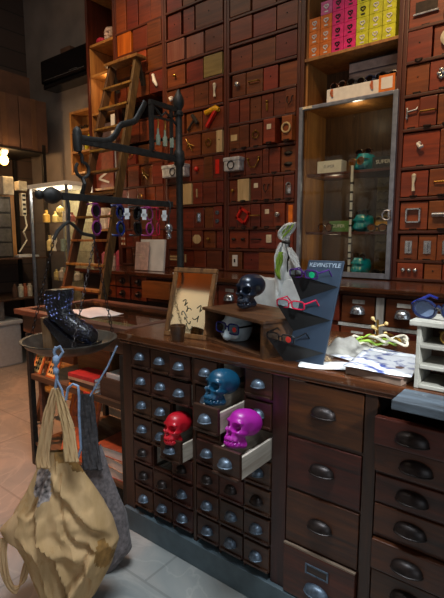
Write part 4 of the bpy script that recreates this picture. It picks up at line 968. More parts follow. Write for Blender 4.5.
# right bank of six drawers, the two upper ones slightly pulled out
for i, (z0, z1, out) in enumerate(((.806, .895, .035), (.712, .802, .02), (.600, .692, 0), (.488, .590, 0), (.366, .470, .012), (.247, .356, 0), (.125, .237, 0))):
    yf = 1.412 - out; a, b = -.467, -.12
    d = MB().box(a, b, yf, yf + .028, z0, z1, .004).build('drawer', 'oak', fc)
    MB().box(a + .004, a + .016, yf + .028, 1.95, z0 + .004, z1 - .02).box(b - .016, b - .004, yf + .028, 1.95, z0 + .004, z1 - .02).box(a + .016, b - .016, yf + .028, 1.95, z0 + .004, z0 + .012).build('drawer_box', 'small', d)
    cup(d, -.352 + (.012 if i == 1 else 0), (z0 + z1)/2, yf, .098, 'darkpull', .036, .028)
fr3 = MB()
for z in (.696, .596, .480, .361, .242): fr3.box(-.47, -.115, 1.42, 1.44, z - .006, z + .006, .002)
fr3.build('drawer_rail', 'counter', fc)
slab = thing('weathered_board', 'weathered blue-grey board on the counter front corner before the pale pigeonhole rack', 'board', (-.22, 1.3, 1.0))
p = at(391, 404, 'z', .985)
MB().box(-.385, XR, 1.265, 1.392 - .0015, .972, 1.0, .004).build('board', 'weather', fc)
bpy.data.objects.remove(slab)

# ================================================================== things on the counter
# wooden riser box on its side, open to the front
d_ = Vector((.383, -.124, 0)).normalized(); n_ = Vector((-d_.y, d_.x, 0))
RM = frame_mtx((-1.278, 1.522, TOPZ + .0008), d_, (0, 0, 1)); W_, H_, D_ = .4, .147, .25
ri = thing('riser_box', 'small open-fronted wooden box on the counter carrying the black skull', 'box', RM.translation)
MB(RM).box(-.012, W_ + .012, -.008, D_ + .006, H_ - .014, H_, .004).build('top_board', 'riser', ri)
MB(RM).box(0, .014, 0, D_, 0, H_ - .0145).box(W_ - .014, W_, 0, D_, 0, H_ - .0145).build('side_panel', 'riser', ri)
MB(RM).box(.0145, W_ - .0145, 0, D_, 0, .012).box(.0145, W_ - .0145, D_ - .012, D_, .0125, H_ - .0145).build('back_panel', 'riser', ri)
bp_ = RM @ Vector((.13, .07, .0125))
hd = tag(MB(facing(bp_ + Vector((0, .012, .42*.132 + .0005)), R(8), .132) @ Matrix.Diagonal((1.32, 1.05, 1, 1))).mesh(HEAD).build('half_head_stand', 'bust', None, True), 'pale grey-blue half-head bust inside the wooden riser box', 'bust')
BG = glasses('glasses', 'blue-framed glasses worn by the pale bust in the riser box', facing(bp_ + Vector((-.008, -.046, .42*.132 + .004)), R(8), 1), 'bluep', 'clearlens', .135, .042, 'rect', .0034, None, .13, drop=.012, tm='black')
MB(facing(bp_ + Vector((-.008, -.046, .42*.132 + .004)), R(8), 1)).lathe([(0, 0), (.011, 0), (.011, .002), (0, .002)], (.045, -.003, .0), 12, Matrix.Rotation(R(90), 3, 'X')).build('price_sticker', 'redled', BG)
# black skull on the riser
sp = RM @ Vector((.175, .115, H_ + .54 * .15 + .002))
skull(sp, R(2), .15, 'blackskull', 'glossy black skull standing on the wooden riser box', -.05, 0, 'resin skulls')
# skulls in the pulled-out drawers
skull((-1.052, 1.352, ROW[1][1] - .036 + .54 * .152), R(12), .152, 'teal', 'teal blue skull in a pulled-out counter drawer', -.25, -.05, 'resin skulls')
skull((-.926, 1.318, ROW[2][1] - .04 + .54 * .152), R(14), .152, 'magenta', 'bright magenta skull in the longest pulled-out counter drawer', -.32, -.08, 'resin skulls')
skull((-1.322, 1.385, ROW[3][1] - .04 + .54 * .142), R(2), .142, 'red', 'red skull in the slightly open drawer at left', -.15, -.05, 'resin skulls')
tag(MB().ball((-1.24, 1.385, ROW[3][0] + .05), (.014, .03, .04), 10).ball((-1.243, 1.40, ROW[3][0] + .02), (.012, .03, .03), 10).build('crumpled_tissue', 'paper', None, True), 'crumpled white tissue tucked beside the red skull drawer', 'tissue') if False else None

# leaning mirror
b0, b1 = Vector((-1.497, 1.482, TOPZ + .001)), Vector((-1.268, 1.508, TOPZ + .001))
tl_ = Vector((-1.53, 1.57, 1.308))
MM = frame_mtx(b0, b1 - b0, tl_ - b0); w_ = .236; h_ = .322
mr = thing('leaning_mirror', 'old wood-framed mirror leaning on the counter behind a little wooden cup', 'mirror', (b0 + b1) / 2)
m = MB(MM)
for (a, b, c, e) in ((0, w_, 0, .022), (0, w_, h_ - .022, h_), (0, .02, .0225, h_ - .0225), (w_ - .02, w_, .0225, h_ - .0225)): m.box(a, b, 0, .02, c, e, .004)
m.build('frame', 'crate' if False else wood('mirror_frame_wood', '#4a2c16', '#94663a', .4, 'z', 2, .05, .2), mr)
MB(MM).box(.0205, w_ - .0205, .008, .012, .0225, h_ - .0225).build('mirror_glass', 'mirror', mr)
MB(MM).box(.004, w_ - .004, .0205, .024, .004, h_ - .004).build('back_board', 'inside', mr)
MB().beam(MM @ Vector((w_/2, .026, h_*.8)), (-1.39, 1.66, TOPZ + .006), .03, .01, (0, 1, 0)).build('prop_leg', 'inside', mr)
# dark strokes laid on the mirror glass in place of reflected lettering
fl = MB(MM)
for k, (x0, z0) in enumerate(((.075, .165), (.095, .135), (.075, .115), (.10, .085), (.12, .055), (.15, .10), (.16, .145))):
    pts = [(x0 + .03 * q + .008 * math.sin(q * 6 + k), .0072, z0 + .012 * math.sin(q * 7 + k * 2) - .012 * q) for q in [i / 9 for i in range(10)]]
    fl.tube(pts, .0022, 5)
fl.build('reflected_script', plain('dark_reflected_script', '#4a4630', .6), mr)
cp = tag(MB().lathe([(0, 0), (.026, 0), (.036, .062), (.036, .068), (.031, .068), (.023, .006), (0, .006)], (-1.362, 1.437, TOPZ + .001), 16).build('wooden_cup', 'riser', None, True), 'little tapered wooden cup before the leaning mirror', 'cup')

# eyewear display board with three angled ledges
b0, b1 = Vector((-.828, 1.452, TOPZ + .001)), Vector((-.684, 1.448, TOPZ + .001)); tv = Vector((-.01, .15, .362))
HM = frame_mtx(b0, b1 - b0, tv); hw, hh = .146, .392
hb = thing('eyewear_display', 'dark blue-grey leaning board with three angled ledges of glasses on the counter', 'display', (b0 + b1) / 2)
MB(HM).box(0, hw, 0, .008, 0, hh, .002).build('back_board', 'greydark', hb)
MB(HM @ Matrix.Translation((hw/2, -.0008, hh - .020)) @ Matrix.Rotation(R(90), 4, 'X')).mesh(text_mesh('KEVINSTYLE', .0235)).build('lettering', plain('pale_grey_lettering', '#87929a', .5), hb)
MB().beam(HM @ Vector((hw*.3, .0115, hh*.5)), (-.80, 1.62, TOPZ + .005), .05, .005, (0, 1, 0)).build('prop_leg', 'greydark', hb)
def onpanel(u, v):      # photo point on the board's plane, as local x,z
    nrm = HM.to_3x3() @ Vector((0, 1, 0)); c0 = Vector((0, 0, CAM_H)); d = at(u, v, 'd', 1.0) - c0
    t = (HM.translation - c0).dot(nrm) / d.dot(nrm); return HM.inverted() @ (c0 + d * t)
GL = [('navy glasses with a green sticker on the top ledge of the eyewear board', 'purplep', 'greenled', (335, 287), (302, 300), (290, 274)),
      ('red-framed glasses on the middle ledge of the eyewear board', 'redp', None, (327, 320), (293, 331), (277, 304)),
      ('black-framed glasses with a red sticker on the lowest ledge of the eyewear board', 'black', 'redled', (317, 352), (284, 363), (267, 337))]
for lb, mt, st, A, B_, T_ in GL:
    pa, pb = onpanel(*A), onpanel(*B_)
    # ledge: hinged on the board, its left corner rising forward; slanting underside
    zc = pa.z
    c0 = Vector((0, 0, CAM_H)); nq = HM.to_3x3() @ Vector((0, 1, 0)); dv = at(*T_, 'd', 1.0) - c0
    o2 = HM @ Vector((0, -.105, 0)); pt_ = HM.inverted() @ (c0 + dv * ((o2 - c0).dot(nq) / dv.dot(nq)))
    Tp = Vector((pt_.x, -.105, pt_.z)); Ar = Vector((hw - .003, -.0005, zc)); Al = Vector((.003, -.0005, zc + .012)); Bl = Vector((.003, -.0005, pb.z))
    Tr = Tp.lerp(Ar, .55) + Vector((.0, -.012, .0))
    lg = MB(HM); vv = [lg.bm.verts.new(q) for q in (Tp, Tr, Ar, Al, Bl)]
    for f in ((0, 1, 2, 3), (0, 3, 4), (0, 4, 2, 1), (2, 4, 3)): lg.bm.faces.new([vv[k] for k in f])
    lg._fin(vv); lg.build('ledge', 'blackmatte', hb)  # black colour stands in for the shade under the ledge
    tw, rw = HM @ Tp, HM @ Tr
    gp = tw + Vector((.048, .012, .002))
    gmx = frame_mtx(gp, Vector((1, -.06, -.03)), (0, -.12, 1))
    GG = glasses('glasses', lb, gmx, mt, 'clearlens', .118, .029, 'rect', .0028, 'glasses on the eyewear board', .10, drop=.03)
    if st: MB(gmx).lathe([(0, 0), (.011, 0), (.011, .0015), (0, .0015)], (.036, -.003, 0), 12, Matrix.Rotation(R(90), 3, 'X')).build('round_sticker', st, GG)

# knotted scarf on a peg behind the board, and its cloth draped over the back ledge
def ribbon(m, P, Wd, th=.004, n=40, wr=.0):
    """soft strip through points P with half-width vectors Wd"""
    P = [Vector(p) for p in P]; k = len(P)
    def cr(L, t):
        f = t * (k - 1); i = min(int(f), k - 2); u = f - i; g = lambda j: L[max(0, min(k - 1, j))]
        a, b, c, d = g(i-1), g(i), g(i+1), g(i+2)
        return .5 * ((2*b) + (c - a) * u + (2*a - 5*b + 4*c - d) * u*u + (3*b - a - 3*c + d) * u**3)
    W = [Vector(w) for w in Wd]
    def fn(a, b):
        p = cr(P, a); w = cr(W, a); s = 2 * b - 1
        tg = (cr(P, min(1, a + .02)) - cr(P, max(0, a - .02))).normalized(); nn = tg.cross(w).normalized() if w.length > 1e-5 else Vector((0, 0, 1))
        return p + w * s + nn * (wr * (math.sin(s * 7 + a * 9) + .6 * math.sin(s * 13 - a * 14)))
    return m.grid(fn, n, 14)
SY = 2.40
def sp_(u, v, y=SY): return at(u, v, 'y', y)
k_ = .0047
def hwv(px): return Vector((RT.x, RT.y, 0)) * (px * .0055)
sc = thing('knotted_scarf', 'white and lime-green scarf knotted upright on a peg, its tail draped over the back ledge', 'scarf', sp_(287, 300))
MB().tube([Vector((sp_(286, 300).x, SY + .02, 1.1745)), sp_(287, 240) + Vector((0, .02, 0))], .008, 8).ball(sp_(286, 242), (.03, .018, .012), 10).build('peg', 'iron', sc, True)
mm = MB(); ribbon(mm, [sp_(287, 243), sp_(284, 236), sp_(288, 228), sp_(293, 223)], [hwv(1.6), hwv(6.5), hwv(8), hwv(3)], wr=.004); mm.build('leaf_knot', 'scarf', sc, True, .01)
mm = MB()
for k, (u, v) in enumerate(((284, 236), (287, 233), (290, 230), (284, 231), (288, 227), (292, 227))):
    a = sp_(u, v, SY - .012); mm.tube([a + Vector((-.012, 0, -.018)), a + Vector((.0, -.003, .0)), a + Vector((.012, 0, .018))], [.002, .006, .002], 6)
mm.build('leaf_print', 'leaf', sc, True)
mm = MB(); ribbon(mm, [sp_(283, 243), sp_(284, 255), sp_(285, 270), sp_(285, 285), sp_(287, 296), sp_(290, 306)], [hwv(3), hwv(10), hwv(11), hwv(10), hwv(13), hwv(16)], wr=.012); mm.build('hanging_tail', 'scarf', sc, True, .008)
mm = MB(); ribbon(mm, [sp_(289, 248, SY - .02), sp_(294, 258, SY - .02), sp_(298, 268, SY - .02), sp_(300, 274, SY - .02)], [hwv(2), hwv(4), hwv(2.5), hwv(1)], wr=.006); mm.build('side_loop', 'scarf', sc, True, .008)
mm = MB(); ribbon(mm, [sp_(281, 252, SY - .025), sp_(279, 262, SY - .03), sp_(278, 272, SY - .03), sp_(280, 279, SY - .025)], [hwv(1.5), hwv(3.5), hwv(3), hwv(.6)], wr=.003); mm.build('green_fold', 'leaf', sc, True, .008)
# cloth lying over the ledge
X0, X1 = at(243, 278, 'z', 1.19).x, at(308, 285, 'y', 2.45).x
def cloth(a, b):
    x = -1.66 + a * .55; s = b * .62
    lip = .10
    if s < lip: y = 2.51 - s; z = 1.190
    else:
        y = 2.41 - .012 * math.sin((s - lip) * 9); z = 1.190 - (s - lip) * (.35 + .55 * math.sin(min(1, a * 1.15) * math.pi) ** .8)
    z += .006 * math.sin(a * 23 + b * 6) + .004 * math.sin(a * 41 - b * 9); y += .012 * math.sin(a * 19 + 2) * min(1, b * 2) - .012
    return Vector((x, y, z + .004))
tag(MB().grid(cloth, 60, 24).build('draped_cloth', 'scarf', None, True, .006), 'white cloth draped over the back ledge behind the black skull', 'cloth')

# papers, book and chains on the counter
bk = thing('paperback_book', 'thin brown-covered book lying under the printed papers', 'book', (-.47, 1.46, TOPZ))
ang = Matrix.Rotation(R(-8), 3, 'Z')
MB().box(-.575, -.385, 1.41, 1.60, TOPZ + .0008, TOPZ + .024, .001, ang).build('page_block', plain('aged_pages', '#8a7260', .8), bk)
MB().box(-.58, -.38, 1.405, 1.605, TOPZ + .0242, TOPZ + .0265, .0005, ang).build('cover', plain('brown_cover', '#6a4c40', .6), bk)
def newsprint():
    m, nt, b = nodes('printed_newspaper'); N = nt.nodes.new; L = nt.links.new
    tc = N('ShaderNodeTexCoord'); n = N('ShaderNodeTexNoise'); n.inputs['Scale'].default_value = 22; n.inputs['Detail'].default_value = 5; n.inputs['Distortion'].default_value = .5; L(tc.outputs['Object'], n.inputs['Vector'])
    r = N('ShaderNodeValToRGB'); r.color_ramp.elements[0].position = .36; r.color_ramp.elements[0].color = lin('#3a4a8a'); r.color_ramp.elements[1].position = .5; r.color_ramp.elements[1].color = lin('#dedede')
    L(n.outputs['Fac'], r.inputs['Fac']); L(r.outputs['Color'], b.inputs['Base Color']); b.inputs['Roughness'].default_value = .6
    return m
M['news'] = newsprint()
def sheet(cx, cy, w, l, rz, z, seed):
    ca, sa = math.cos(rz), math.sin(rz)
    def fn(a, b):
        x, y = (a - .5) * w, (b - .5) * l
        return Vector((cx + x*ca - y*sa, cy + x*sa + y*ca, z + .003 * math.sin(a*5 + seed) + .0025 * math.sin(b*6 + seed*2) + .004))
    return MB().grid(fn, 14, 14)
tag(sheet(-.49, 1.52, .21, .25, .1, TOPZ + .027, 1).build('printed_paper', 'news', None, True, .0015), 'white and blue printed paper lying on the brown book', 'paper', 'printed papers')
tag(sheet(-.555, 1.69, .28, .26, -.2, TOPZ + .003, 2).build('printed_paper', 'news', None, True, .0015), 'white and blue printed paper behind the brown book', 'paper', 'printed papers')
tag(sheet(-.68, 1.46, .17, .10, .35, TOPZ + .002, 3).build('printed_paper', 'paper', None, True, .0015), 'pale sheet standing for worktop glare in front of the eyewear board', 'paper', 'printed papers')  # white sheet put in for the glare on the worktop
random.seed(5)
for k in range(5):
    cx, cy = -.70 + .035 * k, 1.78 + random.uniform(-.05, .05)
    pts = []
    for i in range(40):
        q = i / 40 * 2 * math.pi
        rr = .05 * (1 + .35 * math.sin(3*q + k))
        pts.append((cx + rr * 1.3 * math.cos(q), cy + rr * math.sin(q), TOPZ + .012 + .008 * (1 + math.sin(5*q + 2*k)) + .008 * k))
    tag(MB().tube(pts, .0055, 6, True).build('bead_necklace', ('brass', 'ivory', 'leaf', 'brass', 'ivory')[k], None, True), f"tangled bead necklace on the counter behind the eyewear board, {('leftmost', 'second from left', 'middle one', 'second from right', 'rightmost')[k]}", 'necklace', 'tangled necklaces on the counter')
jb = thing('jewellery_stand', 'small gilt branching jewellery stand at the counter back', 'stand', (-.66, 1.93, TOPZ))
m = MB().lathe([(0, 0), (.035, 0), (.03, .008), (.006, .014), (.005, .1), (0, .1)], (-.66, 1.93, TOPZ + .0008), 12)
m.build('stem', 'brass', jb, True); m = MB()
for k in range(5): m.tube([(-.66, 1.93, TOPZ + .03 + .014*k), (-.66 + .035*math.cos(k*2.2), 1.93 + .03*math.sin(k*2.2), TOPZ + .042 + .014*k)], .004, 6).ball((-.66 + .035*math.cos(k*2.2), 1.93 + .03*math.sin(k*2.2), TOPZ + .045 + .014*k), .009, 8)
m.build('branch', 'gold', jb, True)
sc2 = MB().grid(lambda a, b: Vector((-.79 + .16*a, 1.62 + .2*b, TOPZ + .004 + .05 * math.sin(a*math.pi) * math.sin(b*math.pi) + .006*math.sin(a*14 + b*9))), 20, 20)
tag(sc2.build('grey_cap', plain('pale_grey_felt', '#9a968c', .85), None, True, .004), 'pale grey folded cap behind the eyewear board on the counter', 'cap')

# pale pigeonhole rack at the right edge
pg = thing('pigeonhole_rack', 'pale painted pigeonhole rack standing at the right end of the counter', 'rack', (-.21, 1.5, TOPZ))
PX0, PX1, PY0, PY1 = -.366, -.06, 1.412, 1.56
MB().box(PX0, PX0 + .012, PY0, PY1, TOPZ + .0008, 1.19, .002).box(PX1 - .012, PX1, PY0, PY1, TOPZ + .0008, 1.19, .002).build('side_panel', 'white_wood', pg)
MB().box(PX0 - .02, PX1 + .02, PY0 - .01, PY1 + .01, 1.1905, 1.206, .003).build('top_board', 'white_wood', pg)
for z in (1.002, 1.062, 1.124): MB().box(PX0 + .0125, PX1 - .0125, PY0, PY1, z, z + .011, .002).build('shelf_board', 'white_wood', pg)
MB().box(PX0 + .0125, PX1 - .0125, PY1 - .008, PY1, 1.0135, 1.19).build('back_panel', 'crate', pg)
glasses('sunglasses', 'large blue-black sunglasses resting on top of the pigeonhole rack', frame_mtx((-.315, 1.44, 1.206 + .030), (.92, -.25, .02), (.0, -.2, 1)), 'navy', plain('mirror_lens', '#7c90b8', .08, .8), .165, .056, 'round', .005, None, .14, tm='bluep', drop=.02)
glasses('sunglasses', 'amber sunglasses inside the upper pigeonhole', frame_mtx((-.25, 1.455, 1.136 + .024), (.9, .3, .0), (0, -.1, 1)), 'brass', 'amber', .12, .045, 'round', .003, None, .09, fold=1)
tag(MB().lathe([(0, 0), (.02, 0), (.026, .012), (.026, .03), (.016, .044), (0, .046)], (-.262, 1.445, 1.0135), 12).ball((-.222, 1.452, 1.032), (.02, .02, .0175), 10).build('glass_stopper', 'bluegl', None, True), 'pale blue glass lump in the lowest pigeonhole', 'glass')
# ================================================================== glass-topped table left of the counter
tb = thing('display_table', 'glass-topped wooden display table with iron legs left of the counter', 'table', (-2.23, 1.75, 0))
TX0, TX1, TY0, TY1 = -2.79, -1.726, 1.452, 2.07
m = MB()
for (a, b, c, e) in ((TX0, TX1, TY0, TY0 + .06), (TX0, TX1, TY1 - .06, TY1), (TX0, TX0 + .06, TY0 + .0605, TY1 - .0605), (TX1 - .05, TX1, TY0 + .0605, TY1 - .0605)): m.box(a, b, c, e, .97, 1.003, .004)
m.build('top_frame', 'crate', tb)
MB().box(TX0 + .0605, TX1 - .0505, TY0 + .0605, TY1 - .0605, .99, .998).build('glass_top', 'glass', tb)
m = MB()
for (a, b, c, e) in ((TX0 + .05, TX1 - .03, TY0 + .03, TY0 + .045), (TX0 + .05, TX1 - .03, TY1 - .045, TY1 - .03), (TX0 + .05, TX0 + .065, TY0 + .045, TY1 - .045)): m.box(a, b, c, e, .86, .969)
m.build('apron', 'crate', tb)
MB().box(TX0 + .066, TX1 - .03, TY0 + .046, TY1 - .046, .862, .87).build('case_floor', plain('green_felt', '#6a7a5e', .9), tb)
for (x, y) in ((TX0 + .12, TY0 - .005 + .03), (TX1 - .05, TY0 + .025), (TX0 + .12, TY1 - .03), (TX1 - .05, TY1 - .03)): MB().box(x - .016, x + .016, y - .016, y + .016, 0, .86, .002).build('leg', 'iron', tb)
m = MB().box(TX0 + .14, TX1 - .02, TY0 + .012, TY0 + .04, .57, .605, .003).box(TX0 + .14, TX1 - .02, TY1 - .04, TY1 - .012, .57, .605, .003)
m.box(TX0 + .19, TX0 + .22, TY0 + .03, TY0 + .055, 0, .57, .002); m.build('wooden_rail', 'crate', tb)
MB().box(TX0 + .14, TX1 - .02, TY0 + .04, TY1 - .04, .575, .59).build('shelf_board', 'crate', tb)
MB().box(TX0 + .12, TX1 - .02, TY0 + .02, TY1 - .02, .13, .15).build('shelf_board', 'crate', tb)
# in the table and on its shelves
S1, S2 = .5905, .1505
tag(MB().grid(lambda a, b: Vector((-2.42 + .3*a + .04*b, 1.54 + .2*b, 1.0 + .012 + .008*math.sin(a*5) + .004*math.sin(b*7))), 14, 10).build('white_paper_sheet', 'paper', None, True, .002), 'white sheet of paper lying on the glass table behind the boot', 'paper')
tag(MB().lathe([(0, 0), (.03, 0), (.035, .03), (.02, .05), (0, .055)], (-2.55, 1.56, .8705), 12).build('trinket_bowl', 'vial', None, True), 'pale green bowl inside the glass table near its left end', 'bowl', 'things inside the glass table')
tag(MB().ball((-2.42, 1.56, .8705 + .03), (.04, .035, .03), 12).build('trinket_stone', 'paper', None, True), 'white round stone inside the glass table', 'stone', 'things inside the glass table')
for i, (u0, u1, dx) in enumerate(((31, 42, 0), (45, 53, .0))):
    x0 = at(u0, 382, 'y', 1.50).x; x1 = x0 + .13
    fmx = frame_mtx((x0, 1.50, S1 + .001), (.96, -.1, 0), (.18, .4, 1))
    pf = thing('patterned_card', f"orange card with pale script panel leaning on the table shelf, {('left', 'right')[i]} one", 'card', fmx.translation, 'orange cards on the table shelf')
    MB(fmx).box(0, .125, 0, .008, 0, .21, .001).build('card_back', plain('dull_orange_card%d' % i, '#b4602c', .6), pf)
    MB(fmx).box(.018, .107, -.0015, 0, .02, .19).build('pale_panel', 'gold', pf)
    mm = MB(fmx)
    for r in range(5):
        for c in range(3): mm.box(.028 + c*.026, .044 + c*.026, -.003, -.0015, .035 + r*.031, .050 + r*.031)
    mm.build('script_marks', 'inside', pf)
bx = thing('brown_box', 'brown wooden box on the table shelf beneath the scale pan', 'box', (-2.3, 1.75, S1))
MB().box(-2.38, -2.06, 1.62, 1.9, S1, .80, .006).build('box_body', wood('honey_box_wood', '#6a4422', '#a0703c', .5, 'x', 1, .05, .1), bx)
MB().box(-2.39, -2.05, 1.61, 1.91, .8005, .826, .004).build('box_lid', wood('honey_lid_wood', '#6a4422', '#a0703c', .5, 'x', 1, .05, .1), bx)
random.seed(3)
BC = ['#c83c2c', '#d8842c', '#403028', '#c8a080', '#b83030', '#5a6068']
zz = S1
for i, c in enumerate(BC[:5]):
    h = .016 + .004 * (i % 3)
    b = thing('paperback', f"{('red', 'orange', 'dark brown', 'buff', 'crimson')[i]} paperback in the flat stack on the table shelf", 'book', (-2.12, 1.55, zz), 'flat stack on the table shelf')
    rot = Matrix.Rotation(R(random.uniform(-9, 9)), 3, 'Z')
    MB().box(-2.24, -2.02, 1.475, 1.60, zz + .0015, zz + h - .0015, 0, rot).build('page_block', 'paper', b)
    MB().box(-2.245, -2.018, 1.47, 1.602, zz, zz + .0014, 0, rot).box(-2.245, -2.018, 1.47, 1.602, zz + h - .0014, zz + h, 0, rot).box(-2.245, -2.018, 1.466, 1.4698, zz, zz + h, 0, rot).build('cover', plain('book_cover%d' % i, c, .5), b)
    zz += h + .0006
ck = thing('wooden_crate', 'low dark wooden crate on the table shelf beside the counter end', 'crate', (-1.87, 1.6, S1))
CX0, CX1, CY0, CY1 = -1.985, -1.76, 1.485, 1.78
MB().box(CX0, CX1, CY0, CY0 + .012, S1, S1 + .12, .002).box(CX0, CX1, CY1 - .012, CY1, S1, S1 + .12, .002).build('long_side', 'crate', ck)
MB().box(CX0, CX0 + .012, CY0 + .0125, CY1 - .0125, S1, S1 + .12, .002).box(CX1 - .012, CX1, CY0 + .0125, CY1 - .0125, S1, S1 + .12, .002).build('short_side', 'crate', ck)
MB().box(CX0 + .0125, CX1 - .0125, CY0 + .0125, CY1 - .0125, S1, S1 + .01).build('bottom', 'crate', ck)
tag(MB().box(-1.97, -1.86, CY0 + .03, CY1 - .04, S1 + .0105, S1 + .135, .004).build('paper_bundle', 'paper', None), 'pale paper bundle standing in the low dark crate', 'papers')
jr = thing('white_jar', 'white jar with dark lid on the table shelf behind the crate', 'jar', (-1.93, 1.93, S1))
MB().lathe([(0, 0), (.045, 0), (.05, .02), (.05, .14), (.03, .165), (0, .165)], (-1.93, 1.9, S1 + .0005), 16).build('jar_body', 'ivory', jr, True)
MB().lathe([(0, .1655), (.05, .1655), (.055, .175), (.03, .19), (.028, .22), (0, .22)], (-1.93, 1.9, S1 + .0005), 16).build('jar_lid', 'darkpull', jr, True)
# lower shelf: patterned board, stacked books
fmx = frame_mtx((-2.42, 1.50, S2 + .001), (.96, -.05, 0), (.12, .28, 1))
pt = thing('patterned_board', 'terracotta patterned board leaning on the low table shelf behind the bags', 'board', fmx.translation)
MB(fmx).box(0, .30, 0, .01, 0, .40, .002).build('board', 'terracotta', pt)
mm = MB(fmx)
for (a, b, c, e) in ((.02, .28, .37, .38), (.02, .28, .02, .03), (.02, .03, .03, .37), (.27, .28, .03, .37)): mm.box(a, b, -.002, 0, c, e)
for r in range(3):
    for c in range(2): mm.tube([(.09 + .12*c + .035*math.cos(q*.6), -.001, .09 + .11*r + .035*math.sin(q*.6)) for q in range(10)], .004, 5)
mm.build('painted_pattern', 'orange', pt)
zz = S2
for i in range(3):
    b = thing('thick_book', f"thick {('pink', 'buff', 'terracotta')[i]} covered book on the low table shelf, {('lowest', 'middle', 'topmost')[i]} of the stack", 'book', (-1.93, 1.62, zz), 'stack on the low table shelf')
    x0 = -2.07 + .012 * i; rot = Matrix.Rotation(R((2, -4, 5)[i]), 3, 'Z')
    MB().box(x0, x0 + .28, 1.495, 1.73, zz + .003, zz + .052, 0, rot).build('page_block', 'paper', b)
    MB().box(x0 - .003, x0 + .285, 1.49, 1.735, zz, zz + .0028, 0, rot).box(x0 - .003, x0 + .285, 1.49, 1.735, zz + .0522, zz + .055, 0, rot).build('cover', plain('thick_cover%d' % i, ('#a86a62', '#b49c84', '#a85c40')[i], .6), b)
    zz += .0556

# ================================================================== hanging balance
PXs, PYs = -1.747, 1.872
st = thing('scale_stand', 'black wrought-iron pole with finial and scrolled bracket arm rising from the counter end', 'stand', (PXs, PYs, 1.003))
MB().lathe([(0, 0), (.055, 0), (.055, .012), (.03, .022), (.022, .05), (.0185, .06), (.0185, .82), (.027, .83), (.03, .85), (.03, .88), (.027, .90), (.0185, .91), (.0185, 1.08), (.026, 1.085), (.026, 1.10), (.016, 1.11), (.03, 1.14), (.03, 1.165), (.018, 1.19), (.006, 1.215), (0, 1.22)], (PXs, PYs, 1.0035), 18).build('pole', 'iron', st, True)
def ax(u, v): return at(u, v, 'x', PXs)
e0 = ax(78, 141)
MB().beam((PXs, PYs - .017, 1.864), (PXs, 1.245, 1.864), .012, .034, bev=.003).build('bracket_arm', 'iron', st)
MB().lathe([(0, -.055), (.017, -.05), (.02, -.03), (.02, .03), (.014, .045), (0, .055)], (PXs, 1.236, 1.866), 14).build('arm_end', 'iron', st, True)
pts = [ax(u, v) for u, v in ((86, 145), (94, 145), (102, 144), (108, 139), (112, 131), (118, 126), (126, 125), (134, 122), (140, 114), (144, 106), (148, 101))]
pts = [Vector((PXs, 1.255, 1.872)), Vector((PXs, 1.33, 1.876)), Vector((PXs, 1.40, 1.886)), Vector((PXs, 1.443, 1.92)), Vector((PXs, 1.475, 1.965)), Vector((PXs, 1.52, 1.985)), Vector((PXs, 1.565, 2.005)), Vector((PXs, 1.60, 2.05)), Vector((PXs, 1.635, 2.105))]
def crv(P, n):
    o = []
    for i in range(len(P) - 1):
        a, b, c, d = P[max(0, i-1)], P[i], P[i+1], P[min(len(P)-1, i+2)]
        for k in range(n):
            u = k / n; o.append(.5 * ((2*b) + (c - a) * u + (2*a - 5*b + 4*c - d) * u*u + (3*b - a - 3*c + d) * u**3))
    return o + [P[-1]]
MB().tube(crv(pts, 6), .015, 10, flat=.5).build('scroll', 'iron', st, True)
y1 = ax(151, 104).y; zt = 2.115; y2 = ax(167, 112).y
m = MB().beam((PXs, y1 - .012, zt), (PXs, PYs - .017, zt), .016, .022).beam((PXs, y1, zt - .011), (PXs, y1, 1.882), .022, .016, (0, 1, 0)).beam((PXs, y2 + .03, zt - .011), (PXs, y2 + .03, 1.882), .014, .014, (0, 1, 0))
m.beam((PXs, y1 + .008, 2.05), (PXs, y2 + .023, 2.05), .008, .01)
m.tube([(PXs, y1 + .01, 2.1), (PXs, y1 + .04, 2.085), (PXs, y1 + .07, 2.06), (PXs, y1 + .1, 2.085), (PXs, y1 + .15, 2.06), (PXs, y1 + .19, 2.03)], .006, 6)
m.build('bracket_frame', 'iron', st, True)
for i in range(3):
    y = y1 + .045 + .05 * i
    v_ = thing('hanging_vial', f"small pale glass vial hanging in the iron bracket frame, {('left', 'middle', 'right')[i]} one", 'vial', (PXs, y, 1.93), 'vials in the bracket')
    MB().lathe([(0, 0), (.012, 0), (.012, .045), (.006, .055), (.006, .08), (0, .08)], (PXs, y, 1.915), 12).build('bottle', 'vial', v_, True)
    MB().tube([(PXs, y, 1.995), (PXs + .004, y, 2.02), (PXs, y, 2.046)], .003, 6).build('wire', 'brass', v_, True)
# beam with its suspension hook
bm_ = thing('balance_beam', 'black iron weighing beam hanging level from the bracket arm, glasses hooked along it', 'beam', (PXs, 1.24, 1.62))
MB().beam((PXs, 1.07, 1.62), (PXs, 1.815, 1.622), .012, .03, bev=.003).build('beam_bar', 'iron', bm_)
MB().lathe([(0, -.05), (.012, -.045), (.03, -.02), (.036, 0), (.03, .02), (.012, .045), (0, .05)], (PXs, 1.10, 1.62), 14, Matrix.Rotation(R(90), 3, 'X')).ball((PXs, 1.045, 1.62), .02, 10).build('beam_knob', 'iron', bm_, True)
ry, rz = 1.255, 1.74
MB().tube([(PXs, ry - .012, 1.812), (PXs, ry, 1.80), (PXs, ry, 1.785)] + [(PXs, ry + .034 * math.sin(q), rz + .034 * math.cos(q)) for q in [k * .5 for k in range(12)]], .0075, 8).tube([(PXs, ry, rz - .034), (PXs + .012, ry, 1.68), (PXs, ry, 1.655), (PXs - .012, ry, 1.64), (PXs, ry, 1.637)], .009, 8).build('suspension_hook', 'iron', bm_, True)
